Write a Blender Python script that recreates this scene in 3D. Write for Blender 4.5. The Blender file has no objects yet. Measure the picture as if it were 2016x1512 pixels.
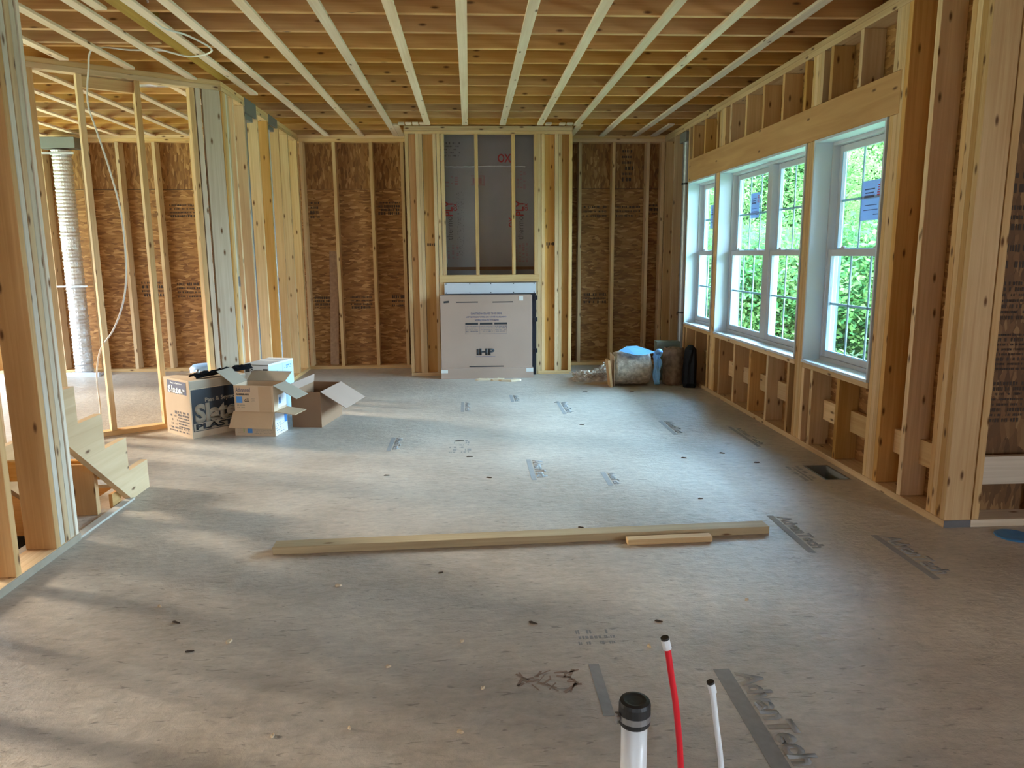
import bpy, bmesh, math, random
from mathutils import Vector, Matrix
random.seed(7)
C = bpy.context.scene
COL = C.collection
PI = math.pi
H = 2.784            # underside of the joists

# ------------------------------------------------------------------ camera
def camera():
    f, yaw, pitch, roll, h = 1458.3, -.0555, -.1739, .0073, 1.3902
    cy, sy, cp, sp, cr, sr = math.cos(yaw), math.sin(yaw), math.cos(pitch), math.sin(pitch), math.cos(roll), math.sin(roll)
    Rz = Matrix(((cy, -sy, 0), (sy, cy, 0), (0, 0, 1)))
    Rx = Matrix(((1, 0, 0), (0, cp, -sp), (0, sp, cp)))
    Ry = Matrix(((cr, 0, sr), (0, 1, 0), (-sr, 0, cr)))
    M = Rz @ Rx @ Ry
    right, fwd, up = M.col[0], M.col[1], M.col[2]
    cam = bpy.data.cameras.new('camera'); o = bpy.data.objects.new('camera', cam); COL.objects.link(o)
    m = Matrix.Identity(4)
    for i in range(3):
        m[i][0] = right[i]; m[i][1] = up[i]; m[i][2] = -fwd[i]
    m[0][3], m[1][3], m[2][3] = 0, 0, h
    o.matrix_world = m
    cam.sensor_width = 36; cam.lens = f / 2016 * 36; cam.clip_start = .05; cam.clip_end = 300
    C.camera = o
camera()

# ------------------------------------------------------------------ world, sun, daylight, exposure
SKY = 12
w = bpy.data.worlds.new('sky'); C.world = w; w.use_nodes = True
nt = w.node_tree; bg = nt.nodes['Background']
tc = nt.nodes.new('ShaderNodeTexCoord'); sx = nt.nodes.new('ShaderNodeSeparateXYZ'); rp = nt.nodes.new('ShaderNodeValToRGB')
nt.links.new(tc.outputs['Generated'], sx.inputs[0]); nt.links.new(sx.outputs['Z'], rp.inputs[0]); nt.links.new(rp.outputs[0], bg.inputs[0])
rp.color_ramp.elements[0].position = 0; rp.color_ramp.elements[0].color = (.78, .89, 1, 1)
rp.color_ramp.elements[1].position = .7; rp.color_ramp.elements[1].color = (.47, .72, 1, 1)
mr = nt.nodes.new('ShaderNodeMapRange'); mr.inputs[1].default_value = -.9; mr.inputs[2].default_value = .8; mr.inputs[3].default_value = SKY * .12; mr.inputs[4].default_value = SKY * 2.3     # added sky strength on the window side, to brighten the floor
up = nt.nodes.new('ShaderNodeMapRange'); up.inputs[1].default_value = .12; up.inputs[2].default_value = .75; up.inputs[3].default_value = .55; up.inputs[4].default_value = 4.0    # added strength overhead, out of view, for more light on the floor
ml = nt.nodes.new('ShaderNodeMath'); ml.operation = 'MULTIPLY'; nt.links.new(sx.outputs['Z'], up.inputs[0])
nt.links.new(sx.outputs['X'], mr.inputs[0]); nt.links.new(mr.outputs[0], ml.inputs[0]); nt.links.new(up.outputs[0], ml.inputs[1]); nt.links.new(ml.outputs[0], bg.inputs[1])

sun = bpy.data.lights.new('sun', 'SUN'); sun.energy = 5.2; sun.color = (1, .90, .74); sun.angle = math.radians(9)
so = bpy.data.objects.new('sun', sun); COL.objects.link(so)
so.rotation_euler = Vector((1, -.39, -.33)).to_track_quat('-Z', 'Y').to_euler()   # low hazy sun from the left

def area(name, loc, direction, sx_, sy_, power, color, portal=False, spread=180):
    l = bpy.data.lights.new(name, 'AREA'); l.shape = 'RECTANGLE'; l.size = sx_; l.size_y = sy_
    l.energy = power; l.color = color; l.spread = math.radians(spread)
    if portal: l.cycles.is_portal = True
    o = bpy.data.objects.new(name, l); COL.objects.link(o); o.location = loc
    o.rotation_euler = Vector(direction).to_track_quat('-Z', 'Y').to_euler()
    return o
# daylight through the openings of the left side and behind the camera
for i, (y0, y1, pw) in enumerate(((2.6, 4.2, 8), (4.6, 6.2, 14), (6.5, 9.1, 34))):
    area('daylight_left', (-6.42, (y0 + y1) / 2, 1.45), (1, -.22, -.12), y1 - y0, 1.5, pw, (1, .93, .8))
area('daylight_back', (-1.15, -3.4, 1.55), (0, 1, -.05), 1.0, 1.2, 5, (1, .96, .9))
area('daylight_side', (5.34, -2.1, 1.25), (-1, .1, -.15), 0.9, 1.0, 80, (.72, .87, 1))
# sky portals on the three windows of the right wall
for y0, y1 in ((4.27, 5.165), (5.29, 7.12), (7.25, 8.15)):
    area('window_portal', (2.72, (y0 + y1) / 2, 1.375), (-1, 0, 0), y1 - y0 + .3, 1.8, 1, (1, 1, 1), portal=True)

C.view_settings.view_transform = 'Standard'; C.view_settings.look = 'None'
C.view_settings.gamma = 1; C.view_settings.exposure = .74
C.view_settings.use_curve_mapping = False
C.cycles.use_denoising = True
C.cycles.max_bounces = 10; C.cycles.diffuse_bounces = 7; C.cycles.transparent_max_bounces = 24
C.cycles.sample_clamp_indirect = 6

# ------------------------------------------------------------------ materials
def newmat(name):
    m = bpy.data.materials.new(name); m.use_nodes = True
    return m, m.node_tree, m.node_tree.nodes['Principled BSDF']
def N(nt, t, **k):
    n = nt.nodes.new(t)
    for a, b in k.items(): setattr(n, a, b)
    return n
def plain(name, col, rough=.6, metal=0, bump=0, bscale=40, var=0, spec=.5):
    m, nt, b = newmat(name)
    b.inputs['Base Color'].default_value = (*col, 1); b.inputs['Roughness'].default_value = rough; b.inputs['Metallic'].default_value = metal
    b.inputs['Specular IOR Level'].default_value = spec
    tc = N(nt, 'ShaderNodeTexCoord')
    no = N(nt, 'ShaderNodeTexNoise'); no.inputs['Scale'].default_value = bscale; no.inputs['Detail'].default_value = 5
    nt.links.new(tc.outputs['Object'], no.inputs['Vector'])
    if bump:
        bu = N(nt, 'ShaderNodeBump'); bu.inputs['Strength'].default_value = bump; bu.inputs['Distance'].default_value = .01
        nt.links.new(no.outputs[0], bu.inputs['Height']); nt.links.new(bu.outputs[0], b.inputs['Normal'])
    if var:
        mx = N(nt, 'ShaderNodeMix', data_type='RGBA'); mx.inputs[6].default_value = (*[c * (1 - var) for c in col], 1); mx.inputs[7].default_value = (*[min(1, c * (1 + var)) for c in col], 1)
        nt.links.new(no.outputs[0], mx.inputs[0]); nt.links.new(mx.outputs[2], b.inputs['Base Color'])
    return m
def wood(name, dark, pale, knot=(.15, .065, .022), knots=1.0, grain=55, rnd=.22):
    """sawn softwood: u runs along the board, v across, both in metres"""
    m, nt, b = newmat(name); L = nt.links.new
    b.inputs['Roughness'].default_value = .68; b.inputs['Specular IOR Level'].default_value = .25
    uv = N(nt, 'ShaderNodeTexCoord'); oi = N(nt, 'ShaderNodeObjectInfo')
    mul = N(nt, 'ShaderNodeMath', operation='MULTIPLY'); mul.inputs[1].default_value = 61.7; L(oi.outputs['Random'], mul.inputs[0])
    cb = N(nt, 'ShaderNodeCombineXYZ'); L(mul.outputs[0], cb.inputs[0]); L(mul.outputs[0], cb.inputs[1])
    add = N(nt, 'ShaderNodeVectorMath', operation='ADD'); L(uv.outputs['UV'], add.inputs[0]); L(cb.outputs[0], add.inputs[1])
    # knots
    kmap = N(nt, 'ShaderNodeMapping'); kmap.inputs['Scale'].default_value = (4.6, 13, 1); L(add.outputs[0], kmap.inputs[0])
    vo = N(nt, 'ShaderNodeTexVoronoi', voronoi_dimensions='2D'); vo.inputs['Scale'].default_value = 1; L(kmap.outputs[0], vo.inputs['Vector'])
    kr = N(nt, 'ShaderNodeMapRange'); kr.inputs[1].default_value = .05; kr.inputs[2].default_value = .15; kr.inputs[3].default_value = 1; kr.inputs[4].default_value = 0
    L(vo.outputs['Distance'], kr.inputs[0])
    # only some of the cells carry a knot
    sc = N(nt, 'ShaderNodeSeparateColor'); L(vo.outputs['Color'], sc.inputs[0])
    gt = N(nt, 'ShaderNodeMath', operation='GREATER_THAN'); gt.inputs[1].default_value = 1 - .32 * knots; L(sc.outputs[0], gt.inputs[0])
    km = N(nt, 'ShaderNodeMath', operation='MULTIPLY'); L(kr.outputs[0], km.inputs[0]); L(gt.outputs[0], km.inputs[1])
    # grain
    gm = N(nt, 'ShaderNodeMapping'); gm.inputs['Scale'].default_value = (1.3, grain, 1); L(add.outputs[0], gm.inputs[0])
    g = N(nt, 'ShaderNodeTexNoise', noise_dimensions='2D'); g.inputs['Scale'].default_value = 1; g.inputs['Detail'].default_value = 4; g.inputs['Distortion'].default_value = .6; L(gm.outputs[0], g.inputs['Vector'])
    bm_ = N(nt, 'ShaderNodeMapping'); bm_.inputs['Scale'].default_value = (.9, 5, 1); L(add.outputs[0], bm_.inputs[0])
    g2 = N(nt, 'ShaderNodeTexNoise', noise_dimensions='2D'); g2.inputs['Scale'].default_value = 1; g2.inputs['Detail'].default_value = 3; L(bm_.outputs[0], g2.inputs['Vector'])
    s1 = N(nt, 'ShaderNodeMath', operation='MULTIPLY_ADD'); s1.inputs[1].default_value = .45; L(g.outputs[0], s1.inputs[0])
    s2 = N(nt, 'ShaderNodeMath', operation='MULTIPLY_ADD'); s2.inputs[1].default_value = .55; s2.inputs[2].default_value = 0; L(g2.outputs[0], s2.inputs[0]); L(s2.outputs[0], s1.inputs[2])
    cr = N(nt, 'ShaderNodeValToRGB'); cr.color_ramp.elements[0].position = .3; cr.color_ramp.elements[0].color = (*dark, 1); cr.color_ramp.elements[1].position = .68; cr.color_ramp.elements[1].color = (*pale, 1)
    L(s1.outputs[0], cr.inputs[0])
    mx = N(nt, 'ShaderNodeMix', data_type='RGBA'); L(km.outputs[0], mx.inputs[0]); L(cr.outputs[0], mx.inputs[6]); mx.inputs[7].default_value = (*knot, 1)
    hs = N(nt, 'ShaderNodeHueSaturation'); L(mx.outputs[2], hs.inputs['Color'])
    va = N(nt, 'ShaderNodeMapRange'); va.inputs[3].default_value = 1 - rnd; va.inputs[4].default_value = 1 + rnd * .6; L(oi.outputs['Random'], va.inputs[0]); L(va.outputs[0], hs.inputs['Value'])
    r2 = N(nt, 'ShaderNodeMath', operation='FRACT'); m7 = N(nt, 'ShaderNodeMath', operation='MULTIPLY'); m7.inputs[1].default_value = 7.3; L(oi.outputs['Random'], m7.inputs[0]); L(m7.outputs[0], r2.inputs[0])
    sa = N(nt, 'ShaderNodeMapRange'); sa.inputs[3].default_value = .92; sa.inputs[4].default_value = 1.12; L(r2.outputs[0], sa.inputs[0]); L(sa.outputs[0], hs.inputs['Saturation'])
    L(hs.outputs[0], b.inputs['Base Color'])
    bu = N(nt, 'ShaderNodeBump'); bu.inputs['Strength'].default_value = .12; bu.inputs['Distance'].default_value = .004; L(g.outputs[0], bu.inputs['Height']); L(bu.outputs[0], b.inputs['Normal'])
    return m
LUM = wood('spruce_lumber', (.56, .335, .15), (.77, .54, .29))
LUM2 = wood('amber_lumber', (.47, .25, .085), (.65, .39, .165))
LUMG = wood('grey_weathered_lumber', (.53, .43, .31), (.71, .61, .47))
JOI = wood('joist_lumber', (.46, .225, .07), (.64, .36, .14), knots=.8)
STR = wood('furring_strip_lumber', (.68, .48, .31), (.84, .67, .49), knots=.5)
LVL = wood('laminated_beam_wood', (.33, .19, .04), (.52, .33, .09), knots=0, grain=90)
HDR = wood('header_board_wood', (.46, .23, .075), (.62, .35, .13), knots=.35, grain=18)

def osb(name, tone=1.0, vertical=False, coords='Object', rot=0):
    m, nt, b = newmat(name); L = nt.links.new
    b.inputs['Roughness'].default_value = .62; b.inputs['Specular IOR Level'].default_value = .3
    tc = N(nt, 'ShaderNodeTexCoord')
    # use x+y as the horizontal coordinate so the same material suits walls facing either way
    sp = N(nt, 'ShaderNodeSeparateXYZ'); L(tc.outputs[coords], sp.inputs[0])
    ad = N(nt, 'ShaderNodeMath', operation='ADD'); L(sp.outputs[0], ad.inputs[0]); L(sp.outputs[1], ad.inputs[1])
    cb = N(nt, 'ShaderNodeCombineXYZ')
    if vertical: L(ad.outputs[0], cb.inputs[1]); L(sp.outputs[2], cb.inputs[0])
    else: L(ad.outputs[0], cb.inputs[0]); L(sp.outputs[2], cb.inputs[1])
    dn = N(nt, 'ShaderNodeTexNoise', noise_dimensions='2D'); dn.inputs['Scale'].default_value = 7; dn.inputs['Detail'].default_value = 2; L(cb.outputs[0], dn.inputs['Vector'])
    ds = N(nt, 'ShaderNodeVectorMath', operation='MULTIPLY_ADD'); ds.inputs[1].default_value = (.05, .03, 0); L(dn.outputs['Color'], ds.inputs[0]); L(cb.outputs[0], ds.inputs[2])
    outs = []
    for sc_, r in (((12, 46, 1), .22), ((15, 58, 1), -.4)):
        mp = N(nt, 'ShaderNodeMapping'); mp.inputs['Scale'].default_value = sc_; mp.inputs['Rotation'].default_value = (0, 0, r); L(ds.outputs[0], mp.inputs[0])
        v = N(nt, 'ShaderNodeTexVoronoi', voronoi_dimensions='2D'); v.inputs['Scale'].default_value = 1; L(mp.outputs[0], v.inputs['Vector'])
        s = N(nt, 'ShaderNodeSeparateColor'); L(v.outputs['Color'], s.inputs[0]); outs.append((v, s))
    pk = N(nt, 'ShaderNodeMath', operation='GREATER_THAN'); pk.inputs[1].default_value = .5; L(outs[0][1].outputs[1], pk.inputs[0])
    mx = N(nt, 'ShaderNodeMix', data_type='FLOAT'); L(pk.outputs[0], mx.inputs[0]); L(outs[0][1].outputs[0], mx.inputs[2]); L(outs[1][1].outputs[0], mx.inputs[3])
    cr = N(nt, 'ShaderNodeValToRGB'); e = cr.color_ramp.elements
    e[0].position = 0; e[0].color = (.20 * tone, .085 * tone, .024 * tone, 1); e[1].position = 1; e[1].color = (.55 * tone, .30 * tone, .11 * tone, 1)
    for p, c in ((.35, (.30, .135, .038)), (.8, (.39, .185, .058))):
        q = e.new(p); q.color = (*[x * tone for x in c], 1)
    L(mx.outputs[0], cr.inputs[0]); L(cr.outputs[0], b.inputs['Base Color'])
    bu = N(nt, 'ShaderNodeBump'); bu.inputs['Strength'].default_value = .35; bu.inputs['Distance'].default_value = .004; L(mx.outputs[0], bu.inputs['Height']); L(bu.outputs[0], b.inputs['Normal'])
    return m
OSB = osb('strand_board'); OSBV = osb('strand_board_upright', .9, True)

def floor_mat():
    m, nt, b = newmat('dusty_subfloor'); L = nt.links.new
    b.inputs['Roughness'].default_value = .42; b.inputs['Specular IOR Level'].default_value = .5
    tc = N(nt, 'ShaderNodeTexCoord')
    def noise(scale, det=4, sc=(1, 1, 1), rough=.5, dist=0):
        mp = N(nt, 'ShaderNodeMapping'); mp.inputs['Scale'].default_value = sc; L(tc.outputs['Object'], mp.inputs[0])
        n = N(nt, 'ShaderNodeTexNoise'); n.inputs['Scale'].default_value = scale; n.inputs['Detail'].default_value = det; n.inputs['Roughness'].default_value = rough; n.inputs['Distortion'].default_value = dist
        L(mp.outputs[0], n.inputs['Vector']); return n
    big = noise(1.1, 4); fine = noise(26, 6, rough=.65); strand = noise(13, 5, (1, 2.4, 1), rough=.6, dist=.5); specks = noise(16, 2, (1, 4.0, 1), dist=.8)
    cr = N(nt, 'ShaderNodeValToRGB'); e = cr.color_ramp.elements
    e[0].position = .32; e[0].color = (.37, .305, .24, 1); e[1].position = .7; e[1].color = (.53, .465, .385, 1); L(big.outputs[0], cr.inputs[0])
    a = N(nt, 'ShaderNodeMapRange'); a.inputs[1].default_value = .3; a.inputs[2].default_value = .7; a.inputs[3].default_value = .86; a.inputs[4].default_value = 1.12; L(strand.outputs[0], a.inputs[0])
    f = N(nt, 'ShaderNodeMapRange'); f.inputs[1].default_value = .3; f.inputs[2].default_value = .7; f.inputs[3].default_value = .9; f.inputs[4].default_value = 1.1; L(fine.outputs[0], f.inputs[0])
    s = N(nt, 'ShaderNodeMapRange'); s.inputs[1].default_value = .64; s.inputs[2].default_value = .72; s.inputs[3].default_value = 1; s.inputs[4].default_value = .6; L(specks.outputs[0], s.inputs[0])
    m1 = N(nt, 'ShaderNodeMath', operation='MULTIPLY'); L(a.outputs[0], m1.inputs[0]); L(f.outputs[0], m1.inputs[1])
    m2 = N(nt, 'ShaderNodeMath', operation='MULTIPLY'); L(m1.outputs[0], m2.inputs[0]); L(s.outputs[0], m2.inputs[1])
    vm = N(nt, 'ShaderNodeVectorMath', operation='SCALE'); L(cr.outputs[0], vm.inputs[0]); L(m2.outputs[0], vm.inputs['Scale']); L(vm.outputs[0], b.inputs['Base Color'])
    bu = N(nt, 'ShaderNodeBump'); bu.inputs['Strength'].default_value = .6; bu.inputs['Distance'].default_value = .008
    mm = N(nt, 'ShaderNodeMath', operation='ADD'); L(fine.outputs[0], mm.inputs[0]); L(strand.outputs[0], mm.inputs[1]); L(mm.outputs[0], bu.inputs['Height']); L(bu.outputs[0], b.inputs['Normal'])
    return m
FLO = floor_mat()
WHITE = plain('white_vinyl', (.54, .545, .57), .35)
PRIMED = plain('primed_jamb_board', (.58, .65, .71), .5)
GRID = plain('window_grille_vinyl', (.62, .72, .78), .4)
FILM = plain('blue_protective_film', (.10, .42, .62), .35)
STICK = None
REDP = plain('red_print', (.62, .08, .08), .6); REDF = plain('faded_red_print', (.45, .26, .26), .6)
BLK = plain('black_print', (.02, .02, .022), .6)
GREYP = plain('grey_floor_print', (.26, .25, .235), .7, var=.25, bscale=30)
STAMP = plain('dark_brown_stamp_ink', (.055, .032, .018), .8)
KRAFT = plain('kraft_cardboard', (.50, .34, .20), .75, var=.08, bscale=9, bump=.05)
KRAFTP = plain('pale_kraft_cardboard', (.56, .41, .27), .75, var=.06, bscale=9)
KRAFTG = plain('grey_kraft_inner', (.34, .28, .205), .8, var=.06, bscale=9)
KRAFTM = plain('mauve_kraft_cardboard', (.40, .27, .20), .75, var=.07, bscale=4)
BROWNB = plain('brown_cardboard', (.27, .145, .075), .8, var=.08, bscale=7)
BLACKC = plain('black_printed_card', (.013, .014, .018), .45)
WHBOX = plain('white_glossy_card', (.78, .82, .86), .4)
BLUEP = plain('blue_print', (.06, .24, .58), .5); NAVY = plain('navy_print', (.09, .10, .17), .6); GREENP = plain('green_print', (.30, .42, .12), .6)
TAPE = plain('clear_packing_tape', (.68, .66, .60), .25)
BLKM = plain('black_metal', (.012, .013, .02), .4, .3)
GALV = plain('galvanised_steel', (.36, .37, .38), .4, .8, bump=.1, bscale=14, var=.12)
GALVP = plain('galvanised_sheet', (.64, .68, .72), .45, .35, var=.05, bscale=5)
BOOT = plain('duct_boot_steel', (.22, .22, .20), .55, .3, var=.1, bscale=8)
FOIL = plain('crinkled_foil', (.80, .80, .80), .34, .75, bump=1, bscale=45, var=.08)
THERM = plain('foil_sheathing_board', (.42, .395, .39), .5, .1, var=.12, bscale=4)
PVC = plain('white_plastic_pipe', (.82, .83, .82), .3)
RUB = plain('black_rubber', (.018, .018, .018), .5, bump=.1)
REDX = plain('red_plastic_tube', (.75, .015, .03), .3)
WHX = plain('white_plastic_tube', (.80, .85, .87), .3)
BLACKP = plain('black_plastic', (.02, .02, .02), .35)
CABLE = plain('white_cable_sheath', (.74, .70, .62), .5)
INS = plain('grey_brown_fibre_batt', (.46, .37, .28), .95, bump=1, bscale=24, var=.95, spec=.1)
INSB = plain('brown_fibre_batt', (.25, .15, .09), .95, bump=1, bscale=20, var=.8, spec=.1)
PAPERB = plain('kraft_paper_facing', (.52, .38, .24), .8)
CLOTH = plain('blue_cloth', (.20, .42, .72), .8, bump=.3, bscale=60, var=.2)
SHEET = plain('light_blue_sheet', (.22, .48, .72), .5)
BAG = plain('black_plastic_bag', (.008, .008, .010), .6, bump=.5, bscale=18, spec=.2)
BLUEO = plain('blue_plastic', (.22, .42, .75), .45)
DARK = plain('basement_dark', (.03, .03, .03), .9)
CHIP = plain('pale_wood_chip', (.62, .47, .30), .8)
DIRT = plain('dark_floor_debris', (.07, .05, .035), .9)
GREYPLATE = plain('dusty_grey_paint', (.14, .14, .14), .8, var=.2, bscale=20)
STRIP = plain('pale_sill_foam', (.50, .45, .37), .7, var=.1, bscale=20)
GROUND = plain('forest_ground', (.085, .105, .035), .95, var=.5, bscale=1.4)
BARK = plain('tree_bark', (.19, .15, .11), .9, bump=.6, bscale=20, var=.3)
SIDING = plain('exterior_wrap', (.5, .5, .5), .8)
def leaf_mat(name, c):
    m, nt, b = newmat(name); L = nt.links.new
    out = nt.nodes['Material Output']
    oi = N(nt, 'ShaderNodeTexCoord'); no = N(nt, 'ShaderNodeTexNoise'); no.inputs['Scale'].default_value = 1.7; no.inputs['Detail'].default_value = 6; L(oi.outputs['Object'], no.inputs['Vector'])
    cr = N(nt, 'ShaderNodeValToRGB'); cr.color_ramp.elements[0].position = .36; cr.color_ramp.elements[0].color = (c[0] * .12, c[1] * .2, c[2] * .25, 1); cr.color_ramp.elements[1].position = .64; cr.color_ramp.elements[1].color = (c[0] * .34, c[1] * .35, c[2] * .6, 1)
    L(no.outputs[0], cr.inputs[0])
    d = N(nt, 'ShaderNodeBsdfDiffuse'); t = N(nt, 'ShaderNodeBsdfTranslucent'); mx = N(nt, 'ShaderNodeMixShader'); mx.inputs[0].default_value = .45
    L(cr.outputs[0], d.inputs[0]); L(cr.outputs[0], t.inputs[0]); L(d.outputs[0], mx.inputs[1]); L(t.outputs[0], mx.inputs[2]); L(mx.outputs[0], out.inputs[0])
    return m
LEAF = [leaf_mat('bright_green_leaves', (.30, .52, .10)), leaf_mat('yellow_green_leaves', (.44, .56, .09)), leaf_mat('deep_green_leaves', (.14, .34, .08))]
def glass_mat():
    m, nt, b = newmat('window_glass'); L = nt.links.new; nt.nodes.remove(b); out = nt.nodes['Material Output']
    t = N(nt, 'ShaderNodeBsdfTransparent'); t.inputs[0].default_value = (.82, .94, .99, 1)
    g = N(nt, 'ShaderNodeBsdfGlossy'); g.inputs['Roughness'].default_value = .02; mx = N(nt, 'ShaderNodeMixShader')
    lw = N(nt, 'ShaderNodeLayerWeight'); lw.inputs[0].default_value = .5; pw = N(nt, 'ShaderNodeMath', operation='POWER'); pw.inputs[1].default_value = 4; L(lw.outputs['Facing'], pw.inputs[0]); fr = N(nt, 'ShaderNodeMath', operation='MULTIPLY_ADD'); fr.inputs[1].default_value = .3; fr.inputs[2].default_value = .02; L(pw.outputs[0], fr.inputs[0]); L(fr.outputs[0], mx.inputs[0]); L(t.outputs[0], mx.inputs[1]); L(g.outputs[0], mx.inputs[2]); L(mx.outputs[0], out.inputs[0])
    return m
GLASS = glass_mat()
def paper_mat():
    m, nt, b = newmat('pale_blue_sticker_paper'); L = nt.links.new; out = nt.nodes['Material Output']; b.inputs['Base Color'].default_value = (.42, .52, .66, 1); b.inputs['Roughness'].default_value = .6
    t = N(nt, 'ShaderNodeBsdfTranslucent'); t.inputs[0].default_value = (.26, .38, .55, 1); mx = N(nt, 'ShaderNodeMixShader'); mx.inputs[0].default_value = .5
    L(b.outputs[0], mx.inputs[1]); L(t.outputs[0], mx.inputs[2]); L(mx.outputs[0], out.inputs[0]); return m
STICK = paper_mat()

# ------------------------------------------------------------------ mesh helpers
def tag(o, label=None, cat=None, group=None, kind=None):
    if label: o['label'] = label
    if cat: o['category'] = cat
    if group: o['group'] = group
    if kind: o['kind'] = kind
    return o
def empty(name, loc=(0, 0, 0), rz=0):
    o = bpy.data.objects.new(name, None); COL.objects.link(o); o.location = loc; o.rotation_euler = (0, 0, rz); o.empty_display_size = .1
    return o
def link(name, bm, mat, parent=None, loc=(0, 0, 0), rot=(0, 0, 0), smooth=False, recenter=True):
    """link a bmesh as one object; loc is in the parent's space; the origin goes to the middle of the shape's base"""
    if recenter and len(bm.verts):
        xs = [v.co.x for v in bm.verts]; ys = [v.co.y for v in bm.verts]; zs = [v.co.z for v in bm.verts]
        c = Vector(((min(xs) + max(xs)) / 2, (min(ys) + max(ys)) / 2, min(zs)))
        if not any(rot):
            for v in bm.verts: v.co -= c
            loc = Vector(loc) + c
    me = bpy.data.meshes.new(name); bm.normal_update(); bm.to_mesh(me); bm.free()
    for mm in (mat if isinstance(mat, (list, tuple)) else [mat]): me.materials.append(mm)
    if smooth:
        for p in me.polygons: p.use_smooth = True
    o = bpy.data.objects.new(name, me); COL.objects.link(o); o.rotation_euler = rot
    o.location = loc
    if parent is not None:
        o.parent = parent
        if parent.type == 'MESH': o.location = Vector(loc) - parent.location    # mesh roots are unrotated
    return o
def bx(bm, lo, hi, bev=0, mi=0):
    """box with uv in metres: u along the longest side"""
    uvl = bm.loops.layers.uv.verify()
    lo, hi = [min(a, b) for a, b in zip(lo, hi)], [max(a, b) for a, b in zip(lo, hi)]
    vs = [bm.verts.new((x, y, z)) for z in (lo[2], hi[2]) for y in (lo[1], hi[1]) for x in (lo[0], hi[0])]
    fs = [bm.faces.new([vs[i] for i in q]) for q in ((0, 2, 3, 1), (4, 5, 7, 6), (0, 1, 5, 4), (2, 6, 7, 3), (0, 4, 6, 2), (1, 3, 7, 5))]
    d = [hi[i] - lo[i] for i in range(3)]; ax = d.index(max(d)); ot = [i for i in range(3) if i != ax]
    if bev:
        ed = list({e for f in fs for e in f.edges})
        r = bmesh.ops.bevel(bm, geom=ed, offset=min(bev, min(d) * .3), segments=1, affect='EDGES', profile=.5)
        fs = list({f for v in r['verts'] for f in v.link_faces} | {f for f in fs if f.is_valid})
    off = random.random() * 9
    for f in fs:
        f.material_index = mi; f.normal_update(); n = f.normal
        for l in f.loops:
            p = l.vert.co
            if abs(n[ax]) > .7: u, v = p[ot[0]], p[ot[1]]
            else: u, v = p[ax], p[ot[1]] if abs(n[ot[0]]) > abs(n[ot[1]]) else p[ot[0]]
            l[uvl].uv = (u + off, v + off * 1.7 + (.31 if abs(n[ot[0]]) > abs(n[ot[1]]) else 0))
    return fs
def board(name, lo, hi, mat, parent=None, bev=.0015, label=None):
    bm = bmesh.new(); bx(bm, lo, hi, bev); o = link(name, bm, mat, parent)
    if label: o['label'] = label
    return o
def tube(bm, pts, r, seg=10, cap=True, smoothpts=True, rfun=None):
    P = [Vector(p) for p in pts]
    if smoothpts and len(P) > 2:
        Q = []
        for i in range(len(P) - 1):
            p0 = P[i - 1] if i else P[0] * 2 - P[1]; p1, p2 = P[i], P[i + 1]; p3 = P[i + 2] if i + 2 < len(P) else P[-1] * 2 - P[-2]
            for k in range(6):
                t = k / 6
                Q.append(.5 * ((2 * p1) + (p2 - p0) * t + (2 * p0 - 5 * p1 + 4 * p2 - p3) * t * t + (3 * p1 - p0 - 3 * p2 + p3) * t ** 3))
        Q.append(P[-1]); P = Q
    rings = []; prev = None
    for i, p in enumerate(P):
        t = (P[min(i + 1, len(P) - 1)] - P[max(i - 1, 0)]).normalized()
        a = prev if prev else (Vector((0, 0, 1)) if abs(t.z) < .9 else Vector((1, 0, 0)))
        x = (a - t * a.dot(t)).normalized(); y = t.cross(x); prev = x
        rr = rfun(i / (len(P) - 1)) if rfun else r
        rings.append([bm.verts.new(p + (x * math.cos(k * 2 * PI / seg) + y * math.sin(k * 2 * PI / seg)) * rr) for k in range(seg)])
    for a, b in zip(rings, rings[1:]):
        for k in range(seg): bm.faces.new((a[k], a[(k + 1) % seg], b[(k + 1) % seg], b[k]))
    if cap: bm.faces.new(rings[0][::-1]); bm.faces.new(rings[-1])
def lathe(bm, prof, seg=24, c=(0, 0, 0)):
    """prof: list of (radius, z)"""
    c = Vector(c); rings = []
    for r, z in prof:
        rings.append([bm.verts.new(c + Vector((r * math.cos(k * 2 * PI / seg), r * math.sin(k * 2 * PI / seg), z))) for k in range(seg)])
    for a, b in zip(rings, rings[1:]):
        for k in range(seg): bm.faces.new((a[k], a[(k + 1) % seg], b[(k + 1) % seg], b[k]))
    bm.faces.new(rings[0][::-1]); bm.faces.new(rings[-1])
def prism(bm, poly, axis, a, b):
    """extrude a 2-D outline along an axis; poly holds the two other coordinates in order"""
    uvl = bm.loops.layers.uv.verify()
    def P(q, t):
        return {0: (t, q[0], q[1]), 1: (q[0], t, q[1]), 2: (q[0], q[1], t)}[axis]
    A = [bm.verts.new(P(q, a)) for q in poly]; B = [bm.verts.new(P(q, b)) for q in poly]; n = len(poly)
    fs = [bm.faces.new(A[::-1]), bm.faces.new(B)] + [bm.faces.new((A[i], A[(i + 1) % n], B[(i + 1) % n], B[i])) for i in range(n)]
    for f in fs:
        for l in f.loops:
            p = l.vert.co; l[uvl].uv = (p.y if axis == 0 else p.x, p.z)
    bmesh.ops.recalc_face_normals(bm, faces=fs)
def quadmesh(verts, faces):
    bm = bmesh.new(); V = [bm.verts.new(v) for v in verts]
    for f in faces: bm.faces.new([V[i] for i in f])
    return bm
_tc = {}
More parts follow.
